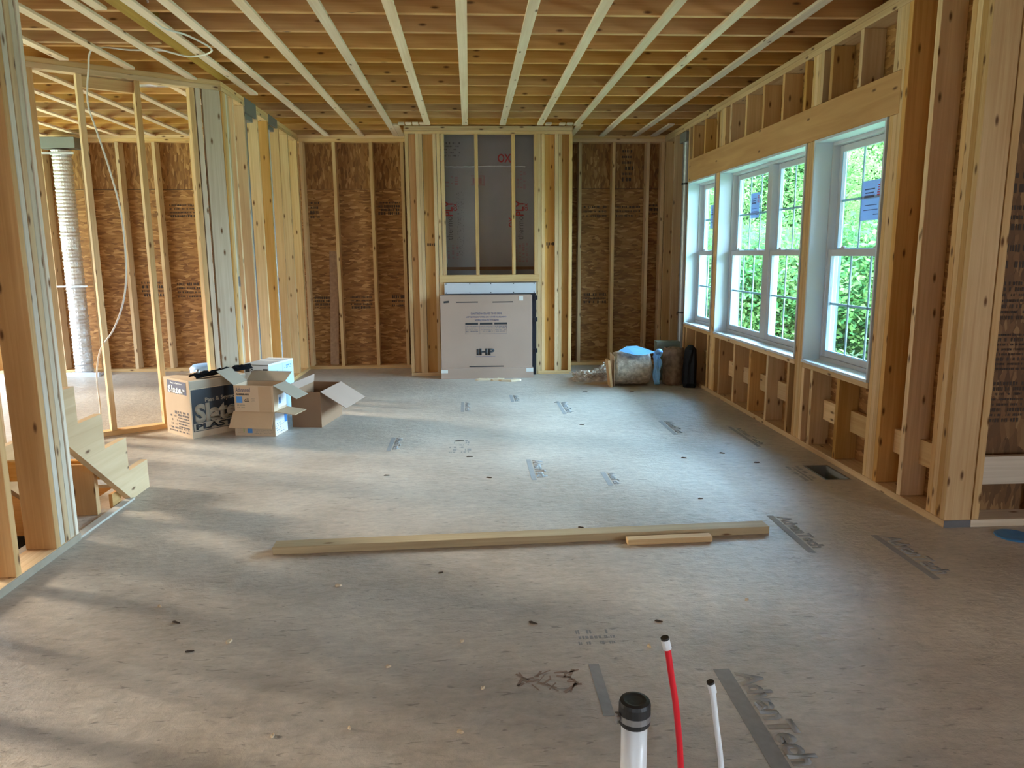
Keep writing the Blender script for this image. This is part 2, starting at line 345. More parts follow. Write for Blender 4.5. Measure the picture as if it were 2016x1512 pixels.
def text(name, body, w, h, mat, parent, origin, right, up, depth=.0006, bold=0, label=None, shear=0):
    """lettering as a thin mesh filling w x h, centred at origin, reading along right with its top towards up (parent's space)"""
    cu = bpy.data.curves.new('t', 'FONT'); cu.body = body; cu.size = 1; cu.extrude = .0; cu.offset = bold; cu.align_x = 'LEFT'; cu.shear = shear; cu.resolution_u = 3
    to = bpy.data.objects.new('t', cu); COL.objects.link(to)
    me = bpy.data.meshes.new_from_object(to.evaluated_get(bpy.context.evaluated_depsgraph_get()))
    bpy.data.objects.remove(to); bpy.data.curves.remove(cu)
    bm = bmesh.new(); bm.from_mesh(me); bpy.data.meshes.remove(me)
    xs = [v.co.x for v in bm.verts]; ys = [v.co.y for v in bm.verts]
    x0, x1, y0, y1 = min(xs), max(xs), min(ys), max(ys)
    R_, U_ = Vector(right).normalized(), Vector(up).normalized(); Nn = R_.cross(U_)
    r = bmesh.ops.extrude_face_region(bm, geom=list(bm.faces))
    top = [g for g in r['geom'] if isinstance(g, bmesh.types.BMVert)]; tops = set(top)
    for v in bm.verts:
        a = ((v.co.x - x0) / (x1 - x0) - .5) * w; b_ = ((v.co.y - y0) / (y1 - y0) - .5) * h
        v.co = Vector(origin) + R_ * a + U_ * b_ + Nn * (depth if v in tops else 0)
    bmesh.ops.recalc_face_normals(bm, faces=list(bm.faces))
    return link(name, bm, mat, parent)
def rect(bm, o, r, u, w, h, t=.0006):
    """thin plate centred at o"""
    o = Vector(o); r = Vector(r).normalized() * w / 2; u = Vector(u).normalized() * h / 2; n = r.cross(u).normalized() * t
    vs = [bm.verts.new(o + a * r + b * u + c * n) for c in (0, 1) for a, b in ((-1, -1), (1, -1), (1, 1), (-1, 1))]
    for q in ((3, 2, 1, 0), (4, 5, 6, 7), (0, 1, 5, 4), (1, 2, 6, 5), (2, 3, 7, 6), (3, 0, 4, 7)): bm.faces.new([vs[i] for i in q])
def plate(name, o, r, u, w, h, mat, parent, t=.0006):
    bm = bmesh.new(); rect(bm, o, r, u, w, h, t); return link(name, bm, mat, parent)
def stamp(parent, o, r, u, w, h, rows, mat=STAMP, seed=1, dens=.8, name='printed_stamp'):
    """an illegible block of small printing: rows of short strokes"""
    rr = random.Random(seed); bm = bmesh.new(); o = Vector(o); R_, U_ = Vector(r).normalized(), Vector(u).normalized(); lh = h / rows
    for k in range(rows):
        x = -w / 2; big = rr.random() < .35
        while x < w / 2:
            cw = lh * rr.uniform(.12, .5) * (1.2 if big else .8)
            if rr.random() < dens: rect(bm, o + R_ * (x + cw / 2) + U_ * (h / 2 - (k + .5) * lh), R_, U_, cw * .75, lh * (.78 if big else .5) * rr.uniform(.75, 1))
            x += cw * 1.15
    return link(name, bm, mat, parent)

# ------------------------------------------------------------------ floor, with its openings
def cells(x0, x1, y0, y1, holes):
    xs = sorted({x0, x1, *[h[0] for h in holes], *[h[1] for h in holes]}); ys = sorted({y0, y1, *[h[2] for h in holes], *[h[3] for h in holes]})
    for a, b in zip(xs, xs[1:]):
        for c, d in zip(ys, ys[1:]):
            mx, my = (a + b) / 2, (c + d) / 2
            if x0 < mx < x1 and y0 < my < y1 and not any(h[0] < mx < h[1] and h[2] < my < h[3] for h in holes): yield a, b, c, d
WELL = (-3.08, -2.20, .3, 4.55); REG = (2.185, 2.325, 4.30, 4.59)
bm = bmesh.new()
for a, b, c, d in cells(-6.45, 5.35, -3.45, 9.36, (WELL, REG, (2.545, 5.36, 3.61, 9.37))): bx(bm, (a, c, -.02), (b, d, 0))
floor = tag(link('floor', bm, FLO), kind='structure')
# printed trade marks on the floor: grey bar with lettering on its right
def floor_print(x, y0, y1, wbar, wtxt, body='AdvanTech'):
    L_ = y1 - y0
    plate('printed_bar', (x + wbar / 2, (y0 + y1) / 2, .0006), (1, 0, 0), (0, 1, 0), wbar, L_, GREYP, floor, .0005)
    if body: text('printed_lettering', body, L_ * .86, wtxt, GREYP, floor, (x + wbar + .008 + wtxt / 2, (y0 + y1) / 2 + L_ * .03, .0006), (0, -1, 0), (1, 0, 0), .0005, .045)
floor_print(.80, 1.72, 2.26, .055, .085)
floor_print(.385, 2.03, 2.32, .035, .05, '')
floor_print(1.965, 2.88, 3.39, .035, .085)
floor_print(1.565, 3.20, 3.70, .035, .07)
floor_print(.365, 4.43, 4.90, .03, .07)
floor_print(.82, 4.28, 4.56, .03, .05)
floor_print(1.56, 5.51, 6.0, .03, .07)
floor_print(.80, 6.33, 6.9, .03, .07)
floor_print(.375, 6.9, 7.26, .03, .05)
floor_print(2.06, 5.1, 5.73, .03, .05)
floor_print(-.62, 5.2, 5.6, .03, .05); floor_print(-.1, 6.5, 6.95, .03, .05)
stamp(floor, (2.09, 4.44, .0006), (0, -1, 0), (1, 0, 0), .30, .10, 3, GREYP, 3, name='printed_fine_text')
stamp(floor, (.44, 2.5, .0006), (1, 0, 0), (0, 1, 0), .14, .12, 3, GREYP, 4, .6, name='printed_fine_text')
stamp(floor, (-.1, 5.3, .0006), (1, 0, 0), (0, 1, 0), .14, .4, 6, GREYP, 5, .5, name='printed_fine_text')
# stairwell below the floor
bm = bmesh.new()
a, b, c, d = WELL
for lo, hi in (((a - .04, c, -.30), (a, d, -.02)), ((b, c, -.30), (b + .04, d, -.02)), ((a - .04, d, -.32), (b + .04, d + .04, -.02)), ((a - .04, c - .04, -.3), (b + .04, c, -.02))): bx(bm, lo, hi)
link('stairwell_rim', bm, LUM2, floor)
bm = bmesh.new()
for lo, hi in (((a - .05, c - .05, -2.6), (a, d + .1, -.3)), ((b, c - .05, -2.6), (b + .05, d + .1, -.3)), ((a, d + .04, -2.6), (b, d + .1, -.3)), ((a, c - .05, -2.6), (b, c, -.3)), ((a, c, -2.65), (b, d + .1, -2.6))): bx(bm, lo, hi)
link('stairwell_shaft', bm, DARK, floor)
# rim round the open edge of the stairwell
board('edge_strip', (-2.012, 3.61, 0), (-1.965, 4.25, .012), STRIP, floor)

# register boot in the floor
reg = empty('floor_register', (2.255, 4.445, 0)); tag(reg, 'open floor register hole with a sheet metal boot beside the window wall', 'floor vent')
bm = bmesh.new(); x0, x1, y0, y1 = -.07, .07, -.145, .145
for lo, hi in (((x0, y0, -.2), (x0 + .002, y1, 0)), ((x1 - .002, y0, -.2), (x1, y1, 0)), ((x0, y0, -.2), (x1, y0 + .002, 0)), ((x0, y1 - .002, -.2), (x1, y1, 0)), ((x0, y0, -.202), (x1, y1, -.2))): bx(bm, lo, hi)
link('boot', bm, BOOT, reg)
bm = bmesh.new()
for lo, hi in (((x0 - .012, y0 - .012, 0), (x0, y1 + .012, .002)), ((x1, y0 - .012, 0), (x1 + .012, y1 + .012, .002)), ((x0, y0 - .012, 0), (x1, y0, .002)), ((x0, y1, 0), (x1, y1 + .012, .002))): bx(bm, lo, hi)
link('flange', bm, GREYPLATE, reg)

# ------------------------------------------------------------------ ceiling: joists, furring strips, beam
bm = bmesh.new(); bx(bm, (-6.45, -3.45, H + .286), (5.35, 9.36, H + .306)); ceiling = tag(link('ceiling', bm, OSB), kind='structure')
k = -21
while True:
    y = 4.673 + .375 * k
    if y > 9.15: break
    x1 = 2.524 if y > 3.5 else 5.3
    board('joist', (-6.4, y, H), (x1, y + .038, H + .286), JOI, ceiling)
    k += 1
board('joist', (-6.4, 5.34, H), (-2.02, 5.378, H + .286), JOI, ceiling)
board('joist', (-6.4, 9.16, H), (2.524, 9.198, H + .286), JOI, ceiling)
board('beam', (-1.985, -2, H - .003), (-1.90, 6.41, H + .24), LVL, ceiling, label='yellow laminated beam flush between the joists')
S0 = -.0217
for k in range(-4, 6):
    x = S0 + .4064 * k; y1 = 8.40 if -.75 < x < 1.2 else 9.185
    board('furring_strip', (x - .032, .9, H - .019), (x + .032, y1, H), STR, ceiling)
for x, y0, y1 in ((-1.845, 1.2, 6.9), (-2.055, .8, 4.62), (-2.165, .8, 6.35), (-2.50, .8, 6.0), (-2.85, 1.0, 5.75), (-3.25, 1.0, 5.4), (-3.66, 1.0, 5.2)):
    board('furring_strip', (x - .032, y0, H - .019), (x + .032, y1, H), STR, ceiling)
for k in range(8):
    x = -2.42 - .4064 * k
    board('furring_strip', (x - .032, 6.30 if k < 1 else 5.9, H - .019), (x + .032, 9.185, H), STR, ceiling)
board('furring_strip', (-.80, 8.42, H - .019), (-.736, 9.185, H), STR, ceiling)
board('furring_strip', (1.20, 8.42, H - .019), (1.264, 9.185, H), STR, ceiling)
for i, x in enumerate((-.735, -.66, -.585, -.51, .85, 1.0, 1.08, 1.16)):
    board('blocking_strip', (x, 8.31 + .01 * (i % 2), H - .02), (x + .062, 8.40, H), STR, ceiling)
board('furring_strip', (2.20, 8.35, H - .019), (2.264, 9.18, H), STR, ceiling)

# ------------------------------------------------------------------ back wall
Bk = 9.193
bm = bmesh.new(); bx(bm, (-6.45, Bk + .14, -.02), (2.54, Bk + .152, 2.175), 0); bx(bm, (-6.45, Bk + .14, 2.176), (2.54, Bk + .152, H + .3), 0, 1)
wall_back = tag(link('wall_back', bm, [OSB, OSBV]), kind='structure')
board('panel_joint', (-6.4, Bk + .1385, 2.172), (2.52, Bk + .14, 2.178), STAMP, wall_back, 0)
def plates(wall, x0, x1, y0, y1, top=2):
    board('bottom_plate', (x0, y0, 0), (x1, y1, .038), LUM, wall)
    for i in range(top): board('top_plate', (x0, y0, H - .038 * (i + 1)), (x1, y1, H - .038 * i - .001), LUM, wall)
plates(wall_back, -6.4, -.70, Bk, Bk + .139); plates(wall_back, 1.17, 2.386, Bk, Bk + .139)
for x in (-1.98, -1.60, -1.165, -.80, 1.335, 1.745, 2.165, 2.348, -2.83, -3.24, -3.675, -4.09, -4.49, -4.95, -5.35, -5.76, -6.2):
    board('stud', (x, Bk, .039), (x + .038, Bk + .138, H - .078), LUM, wall_back)
for i, (x, z, w_, h_, r_) in enumerate(((-1.87, 1.93, .10, .22, 4), (-.97, 1.95, .26, .17, 4), (-1.35, .81, .26, .17, 4), (-1.80, .81, .24, .16, 4), (-.87, .82, .2, .16, 3), (1.56, 1.90, .28, .16, 3), (1.97, 1.90, .30, .16, 3), (2.28, 1.92, .14, .15, 3), (1.57, .83, .28, .14, 3), (-3.43, 1.93, .3, .17, 4), (-3.03, 1.95, .26, .16, 4), (-3.43, .98, .28, .2, 4), (-3.85, 1.0, .28, .2, 4), (-3.05, .98, .3, .2, 4), (-3.12, 2.42, .12, .5, 7), (1.95, 2.45, .12, .4, 6))):
    stamp(wall_back, (x, Bk + .1385, z), (1, 0, 0), (0, 0, 1), w_, h_, r_, seed=i + 10, dens=.85)

# ------------------------------------------------------------------ right wall with the three windows
RW = 2.386; RO = 2.526; Z0, Z1 = .61, 2.14
OPN = ((4.27, 5.165), (5.29, 7.12), (7.25, 8.15))
bm = bmesh.new()
def osbp(lo, hi): bx(bm, lo, hi)
osbp((RO, 3.47, -.02), (RO + .012, Bk + .15, Z0 - .005)); osbp((RO, 3.47, Z1 + .005), (RO + .012, Bk + .15, H + .3))
ys = [3.47] + [v for o in OPN for v in o] + [Bk + .15]
for i in range(0, len(ys), 2): osbp((RO, ys[i], Z0 - .005), (RO + .012, ys[i + 1], Z1 + .005))
wall_right = tag(link('wall_right', bm, OSB), kind='structure')
board('bottom_plate', (RW, 3.459, 0), (RO, Bk + .13, .038), LUM, wall_right)
board('top_plate', (RW, 3.459, H - .038), (RO, Bk + .13, H - .001), LUM, wall_right)
board('top_plate', (RW, 3.459, H - .077), (RO, Bk + .13, H - .039), LUM, wall_right)
zt = H - .078
def rstud(y, z0=.039, z1=zt, mat=LUM, name='stud', d=.038): return board(name, (RW, y, z0), (RO - .001, y + d, z1), mat, wall_right)
for i in range(4): rstud(3.46 + i * .0385, mat=LUM2 if i % 2 else LUM)      # built-up corner post
rstud(3.852); rstud(4.104, mat=LUM2)
for i in range(3): rstud(4.143 + i * .0385, z1=(2.14 if i else zt))
for y in (8.16, 8.75, 9.14): rstud(y)
for i in range(3): rstud(5.167 + i * .0405, z1=Z1)
for i in range(3): rstud(7.122 + i * .0405, z1=Z1)
rstud(5.127, z1=.57); rstud(7.082, z1=.57, mat=LUM2); rstud(5.102 - .02, z1=.57) if 0 else None
rstud(4.143 + .1165, z1=.57) if 0 else None
for y in (4.608, 5.01 - .02, 5.373, 5.771, 6.143, 6.531, 6.926, 7.296, 7.70, 8.05): rstud(y, z1=.571, name='cripple_stud', mat=random.choice((LUM, LUM2, LUM)))
for y in (4.609, 4.981, 5.363, 5.739, 6.12, 6.498, 6.88, 7.243, 7.622, 8.02): rstud(y, z0=2.374, name='cripple_stud', mat=random.choice((LUM, LUM2, LUM2)))
for ys_ in (4.181, 4.2195, 5.11, 5.15, 5.19, 5.23, 7.035, 7.075, 7.115, 7.155): rstud(ys_, z0=2.374, name='cripple_stud')
for y0, y1 in OPN: board('rough_sill', (RW, y0 + .001, .572), (RO, y1 - .001, .609), LUM, wall_right)
board('header', (RW - .002, 4.167, 2.142), (2.43, 8.155, 2.372), HDR, wall_right, label='long plywood-faced header board above the windows')
board('header_core', (2.432, 4.167, 2.142), (RO - .001, 8.155, 2.372), LUM2, wall_right)
for y0, y1 in ((3.645, 3.85), (3.893, 4.10), (4.25, 4.606), (4.65, 4.98), (5.415, 5.77), (5.81, 6.14), (6.18, 6.53), (6.57, 6.92), (6.97, 7.08), (7.34, 7.69)):
    board('blocking', (2.474, y0, .225), (2.512, y1, .365), LUM, wall_right)
stamp(wall_right, (RO - .0006, 4.8, .43), (0, 1, 0), (0, 0, 1), .12, .14, 4, seed=71)

# corner return that leads off to the right
PY = 3.459
bm = bmesh.new(); bx(bm, (2.545, PY + .14, -.02), (5.35, PY + .152, H + .3)); wall_return = tag(link('wall_return', bm, osb('shaded_strand_board', .5, True)), kind='structure')  # strand board with the dim light of this corner put into its colour
board('bottom_plate', (2.528, PY, 0), (5.3, PY + .139, .038), LUMG, wall_return)
plates2 = [board('top_plate', (2.528, PY, H - .038 * (i + 1)), (5.3, PY + .139, H - .038 * i - .001), LUM, wall_return) for i in range(2)]
for x in (2.531, 2.95, 3.36, 3.77, 4.2, 4.6, 5.0): board('stud', (x, PY, .039), (x + .038, PY + .138, H - .078), LUM, wall_return)
board('blocking', (2.572, PY + .03, .215), (2.948, PY + .068, .36), LUMG, wall_return); board('blocking', (2.99, PY + .03, .215), (3.358, PY + .068, .36), LUMG, wall_return)
plate('sill_gasket', (2.456, PY - .0005, .019), (1, 0, 0), (0, 0, 1), .139, .037, GREYPLATE, wall_return, .001)
for i, (z, h_, r_) in enumerate(((1.72, .12, 2), (1.55, .14, 3), (1.36, .16, 2), (1.14, .2, 7), (.88, .2, 8), (.62, .22, 8))):
    stamp(wall_return, (2.745, PY + .139, z), (1, 0, 0), (0, 0, 1), .2, h_, r_, seed=40 + i, dens=.8)

def sash(parent, name, x, y0, y1, z0, z1, st=.045, cols=3, t=.03):
    bm = bmesh.new()
    for lo, hi in (((x, y0, z0), (x + t, y0 + st, z1)), ((x, y1 - st, z0), (x + t, y1, z1)), ((x, y0 + st, z0), (x + t, y1 - st, z0 + st)), ((x, y0 + st, z1 - st), (x + t, y1 - st, z1))): bx(bm, lo, hi, .003)
    s = link(name, bm, WHITE, parent)
    bm = bmesh.new(); bx(bm, (x + t * .4, y0 + st, z0 + st), (x + t * .4 + .004, y1 - st, z1 - st)); 
    g = link('glass', bm, GLASS, s); g.location = g.location
    bm = bmesh.new(); gy0, gy1, gz0, gz1 = y0 + st, y1 - st, z0 + st, z1 - st
    for i in range(1, cols):
        yy = gy0 + (gy1 - gy0) * i / cols; bx(bm, (x + t * .55, yy - .008, gz0), (x + t * .55 + .007, yy + .008, gz1))
    zz = (gz0 + gz1) / 2; bx(bm, (x + t * .55, gy0, zz - .008), (x + t * .55 + .007, gy1, zz + .008))
    link('grille', bm, GRID, s)
    bm = bmesh.new()      # strips of blue film left round the pane
    for yy in (gy0, gy1 - .005): bx(bm, (x - .0008, yy, gz0), (x, yy + .005, gz1))
    bx(bm, (x - .0008, gy0, gz0), (x, gy1, gz0 + .004))
    link('film_edge', bm, FILM, s)
    return s
def fix(o, p): return o
def window(n, y0, y1, units, stickers):
    x0, x1 = RW - .008, 2.50
    bm = bmesh.new()
    for lo, hi in (((x0, y0, Z0), (x1, y0 + .017, Z1)), ((x0, y1 - .017, Z0), (x1, y1, Z1)), ((x0, y0 + .017, Z1 - .017), (x1, y1 - .017, Z1))): bx(bm, lo, hi, .001)
    root = tag(link('window_%d' % n, bm, PRIMED), kind='structure')      # jamb lining
    def chl(o): return o
    board('window_sill', (x0 - .006, y0 + .001, Z0), (x1, y1 - .001, Z0 + .018), PRIMED, root)
    bm = bmesh.new(); fx0, fx1, fw = 2.500, 2.590, .028; a, b, c, d = y0, y1, Z0, Z1
    for lo, hi in (((fx0, a, c), (fx1, a + fw, d)), ((fx0, b - fw, c), (fx1, b, d)), ((fx0, a + fw, c), (fx1, b - fw, c + .045)), ((fx0, a + fw, d - fw - .01), (fx1, b - fw, d))): bx(bm, lo, hi, .003)
    if units == 2: bx(bm, (fx0, (a + b) / 2 - .045, c + .045), (fx1, (a + b) / 2 + .045, d - fw - .01), .003)
    link('window_frame', bm, WHITE, root)
    bm = bmesh.new()      # outside casing
    for lo, hi in (((fx1, a - .06, c - .06), (fx1 + .022, a + .02, d + .06)), ((fx1, b - .02, c - .06), (fx1 + .022, b + .06, d + .06)), ((fx1, a + .02, c - .06), (fx1 + .022, b - .02, c + .02)), ((fx1, a + .02, d - .02), (fx1 + .022, b - .02, d + .06))): bx(bm, lo, hi)
    link('outer_casing', bm, plain('outer_casing_paint', (.30, .38, .44), .6), root)
    us = [(a + fw, b - fw)] if units == 1 else [(a + fw, (a + b) / 2 - .045), ((a + b) / 2 + .045, b - fw)]
    zm = 1.385
    for i, (u0, u1) in enumerate(us):
        child_sash(root, 'lower_sash', 2.508, u0 + .004, u1 - .004, c + .046, zm + .02)
        up = child_sash(root, 'upper_sash', 2.548, u0 + .004, u1 - .004, zm - .02, d - .04)
        bm = bmesh.new()
        for q in (.25, .75):
            yy = u0 + (u1 - u0) * q; bx(bm, (2.50, yy - .03, zm + .02), (2.54, yy + .03, zm + .032), .003); bx(bm, (2.505, yy - .008, zm + .032), (2.525, yy + .02, zm + .042), .002)
        link('sash_lock', bm, WHITE, root)
    for (sy, sz, w_, h_) in stickers:
        s = plate('window_sticker', (2.558, sy, sz), (0, -1, 0), (0, 0, 1), w_, h_, STICK, root, .0008)
        s['label'] = 'pale blue paper sticker on the pane'
        sub = s
        bm = bmesh.new()
        for k in range(5): rect(bm, (2.5568, sy - w_ * .36, sz + h_ * (.12 + .06 * k)), (0, -1, 0), (0, 0, 1), w_ * (.22 - .02 * k), h_ * .032)
        p = link('red_mark', bm, REDP, root)
        bm = bmesh.new()
        for k, ww in enumerate((.5, .42, .5)): rect(bm, (2.5568, sy + w_ * .12, sz + h_ * (.28 - .09 * k)), (0, -1, 0), (0, 0, 1), w_ * ww, h_ * (.03 if k < 2 else .06))
        for k, ww in enumerate((.6, .7, .25)): rect(bm, (2.5568, sy + (w_ * .02 if k < 2 else -w_ * .25), sz - h_ * (.12 + .12 * k)), (0, -1, 0), (0, 0, 1), w_ * ww, h_ * .02)
        link('printed_lines', bm, NAVY, root)
    return root
def child_sash(root, name, x, u0, u1, z0, z1):
    s = sash(root, name, x, u0, u1, z0, z1)
    return s
# link() subtracts a mesh parent's own location; for sub-parts the parent's offset is nested, so correct it
_old_link = link
def link(name, bm, mat, parent=None, loc=(0, 0, 0), rot=(0, 0, 0), smooth=False, recenter=True):
    o = _old_link(name, bm, mat, parent, loc, rot, smooth, recenter)
    if parent is not None and parent.type == 'MESH' and parent.parent is not None:
        o.location = o.location - parent.parent.location if parent.parent.type == 'MESH' else o.location
    return o
window(1, *OPN[2], 1, ((7.80, 1.76, .2, .24),))
window(2, *OPN[1], 2, ((6.66, 1.80, .2, .22),))
window(3, *OPN[0], 1, ((4.70, 1.71, .24, .25),))

# ------------------------------------------------------------------ chimney chase
CY = 8.544
wall_ch = tag(empty('wall_chimney', (.24, CY, 0)), kind='structure')
def cb_(name, x0, x1, z0, z1, y0=0, y1=.089, mat=LUM, label=None):
    bm = bmesh.new(); bx(bm, (x0 - .24, y0, z0), (x1 - .24, y1, z1), .0015); o = link(name, bm, mat, wall_ch)
    if label: o['label'] = label
    return o
cb_('top_plate', -.696, 1.17, 2.735, 2.783); 
cb_('top_plate', -.694, 1.168, 2.70, 2.733, .01)
for x in (-.69, -.575, -.537, -.385, -.342, .78, .822, .975, 1.015, 1.134): cb_('stud', x, x + .037, .039, 2.699)
for x0, x1 in ((-.651, -.577), (-.497, -.387), (.861, .973), (1.055, 1.132)): cb_('flat_stud', x0, x1, .039, 2.699, .05, .088, LUM2)
cb_('bottom_plate', -.69, -.304, .0, .038, -.004); cb_('bottom_plate', .78, 1.171, .0, .038, -.004)
for x in (-.298, .076, .488, .742): cb_('stud', x, x + .038, 1.157, 2.699)
cb_('header', -.345, .80, 1.075, 1.156, -.004, .085, LUM, 'short horizontal header above the fireplace')
cb_('jack_stud', -.345 + .042, -.29 + .02, .0, 1.073); cb_('jack_stud', .759, .779, .0, 1.073)
for y0 in (.10, .30, .47):
    for x in (-.69, 1.08): cb_('side_stud', x, x + .089, .0, 2.73, y0, y0 + .038)
for x in (-.70, 1.12): cb_('side_plate', x, x + .04, 2.735, 2.783, .09, .64)
for x in (-.44, .915): stamp(wall_ch, (x - .24, .0492, 1.50), (1, 0, 0), (0, 0, 1), .07, .07, 1, STAMP, 77, 1)
# foil faced board closing the chase at the back
bm = bmesh.new(); bx(bm, (-.62 - .24, .66, 0), (1.10 - .24, .672, H + .25)); bk = link('foil_board', bm, THERM, wall_ch); bk['label'] = 'grey foil-faced sheathing board with red printing'
bm = bmesh.new(); bx(bm, (-.63 - .24, .09, 0), (-.622 - .24, .66, H)); bx(bm, (1.10 - .24, .09, 0), (1.108 - .24, .66, H)); link('foil_board', bm, THERM, wall_ch)
bm = bmesh.new(); bx(bm, (-.62 - .24, .3, 1.05), (1.1 - .24, .66, 1.09)); link('chase_shelf', bm, THERM, wall_ch)
FX = -.24; fy = .6592
def ft(n, body, cx, cz, w_, h_, mat, vert=True, bold=0):
    if vert: return text(n, body, w_, h_, mat, wall_ch, (cx + FX, fy, cz), (0, 0, 1), (-1, 0, 0), .0006, bold)
    return text(n, body, w_, h_, mat, wall_ch, (cx + FX, fy, cz), (1, 0, 0), (0, 0, 1), .0006, bold)
GREYT = plain('grey_print', (.17, .15, .15), .6)
ft('printed_word', 'thermo', -.232, 1.70, .28, .07, GREYT); ft('printed_word', 'PLY', -.24, 1.935, .18, .095, REDP, bold=.02); ft('printed_word', 'OX', -.16, 1.95, .09, .045, REDP, bold=.02)
ft('printed_word', 'thermo', .63, 1.70, .28, .07, GREYT); ft('printed_word', 'PLY', .62, 1.935, .18, .095, REDP, bold=.02); ft('printed_word', 'OX', .70, 1.95, .09, .045, REDP, bold=.02)
ft('printed_word', 'OX', .52, 1.77, .12, .07, REDP, bold=.02); ft('printed_word', 'OX', .44, 2.52, .16, .10, REDP, vert=False, bold=.02)
bm = bmesh.new()
for cx, cz, w_, h_ in ((.115, 2.315, .16, .012), (.115, 2.21, .16, .012), (.193, 2.26, .012, .12)): rect(bm, (cx + FX, fy, cz), (1, 0, 0), (0, 0, 1), w_, h_)
rect(bm, (.11 + FX, fy, 2.262), (1, 0, 0), (0, 0, 1), .11, .07)
link('printed_frame', bm, REDF, wall_ch)
for i, (cx, cz, w_, h_) in enumerate(((-.25, 2.26, .30, .14), (-.25, 1.42, .30, .16), (.60, 2.26, .22, .2), (.62, 1.40, .24, .22), (-.10, 1.75, .10, .75))):
    stamp(wall_ch, (cx + FX, fy, cz), (0, 0, 1), (-1, 0, 0), h_, w_ * .9, 5, REDF if i != 4 else GREYT, 60 + i, .55 if i != 4 else .25, 'printed_fine_text')
stamp(wall_ch, (-.22 + FX, fy, 2.62), (1, 0, 0), (0, 0, 1), .24, .18, 5, GREYT, 66, .5, 'printed_fine_text')
bm = bmesh.new(); pts = [(-.33 + 1.02 * i / 24 + FX, .655, 2.425 + random.uniform(-.004, .004)) for i in range(25)]; tube(bm, pts, .007, 5, smoothpts=False); link('foil_seam', bm, FOIL, wall_ch)
bm = bmesh.new(); pts = [(-.31 + .004 * i + FX - .002 * i, .64, 2.40 - 1.12 * i / 20) for i in range(21)]; tube(bm, pts, .006, 5, smoothpts=False); link('foil_seam', bm, FOIL, wall_ch)
bm = bmesh.new(); bx(bm, (-.34 + FX, .60, 1.20), (.79 + FX, .655, 1.235)); link('back_ledge', bm, BROWNB, wall_ch)

# fireplace unit with its cardboard cover
fp = tag(empty('fireplace_insert', (.2, 8.33, 0)), 'boxed fireplace insert behind a large cardboard cover in the framed chase', 'fireplace')
FXo = -.2
bm = bmesh.new(); bx(bm, (-.285 + FXo, .18, 0), (.757 + FXo, .70, .943), .004); link('firebox', bm, BLKM, fp)
for z in (.26, .62, .87):
    bm = bmesh.new(); bx(bm, (.735 + FXo, .165, z), (.772 + FXo, .182, z + .05), .003); link('side_bracket', bm, BLKM, fp)
bm = bmesh.new(); bx(bm, (-.288 + FXo, .19, .945), (.757 + FXo, .198, 1.066), .001); nf = link('nailing_flange', bm, GALVP, fp); nf['label'] = 'pale sheet metal strip above the cardboard'
for x in (-.27, 0, .24, .5, .735):
    for z in (.957, 1.057):
        bm = bmesh.new(); tube(bm, [(x + FXo, .1895, z), (x + FXo, .186, z)], .006, 8, smoothpts=False); link('screw', bm, BLKM, nf)
bm = bmesh.new(); bx(bm, (-.335 + FXo, .0, .012), (.695 + FXo, .172, .936), .003); cov = link('cardboard_cover', bm, KRAFTM, fp)
bm = bmesh.new(); bx(bm, (-.338 + FXo, -.035, 0), (.705 + FXo, -.001, .118), .002); bx(bm, (-.336 + FXo, -.034, 0), (.703 + FXo, .10, .004)); link('cardboard_tray', bm, KRAFTM, fp)
fyy = -.0008
def fcov(n, body, x, z, w_, h_, b=0.01): return text(n, body, w_, h_, NAVY, cov, (x + FXo, fyy, z), (1, 0, 0), (0, 0, 1), .0006, b)
fcov('printed_line', 'CAUTION-GLASS THIS SIDE', .18, .735, .35, .022); fcov('printed_line', 'ATTENTION VITRE DE CÔTÉ CUIDADO', .18, .697, .45, .022); fcov('printed_line', 'VIDRIO EN ESTE LADO', .185, .66, .27, .022)
bm = bmesh.new()
for x0 in (-.058, .105, .268): rect(bm, (x0 + .072 + FXo, fyy, .62), (1, 0, 0), (0, 0, 1), .144, .022)
link('printed_bar', bm, BLK, cov)
for k, x0 in enumerate((-.05, .115, .278)): stamp(cov, (x0 + .065 + FXo, fyy, .56), (1, 0, 0), (0, 0, 1), .13, .075, 4, GREYT, 80 + k, .7, 'printed_fine_text')
bm = bmesh.new()
for cz in (.515, .60): rect(bm, (.175 + FXo, fyy, cz - .01), (1, 0, 0), (0, 0, 1), .46, .003)
for cx in (-.055, .105, .265, .41): rect(bm, (cx + FXo, fyy, .55), (1, 0, 0), (0, 0, 1), .003, .1)
link('printed_table', bm, GREYT, cov)
for x0, x1, z in ((-.156, .088, .862), (.25, .481, .86), (-.02, .37, .134)): plate('handle_slot', ((x0 + x1) / 2 + FXo, fyy, z), (1, 0, 0), (0, 0, 1), x1 - x0, .012, BLK, cov)
text('printed_logo', 'iHP', .205, .075, BLK, cov, (.165 + FXo, fyy, .30), (1, 0, 0), (0, 0, 1), .0006, .05, shear=.0)
bm = bmesh.new(); rect(bm, (.165 + FXo, fyy, .248), (1, 0, 0), (0, 0, 1), .22, .003)
link('logo_underline', bm, NAVY, cov)
for x, z, w_, h_ in ((.57, .90, .05, .05), (-.30, .085, .075, .035), (.665, .09, .08, .04)): plate('packing_tape', (x + FXo, -.0362 if z < .2 else -.0012, z), (1, 0, 0), (0, 0, 1), w_, h_, TAPE, cov)
plate('torn_hole', (-.265 + FXo, fyy, .865), (1, 0, .1), (0, 0, 1), .06, .022, BLK, cov)

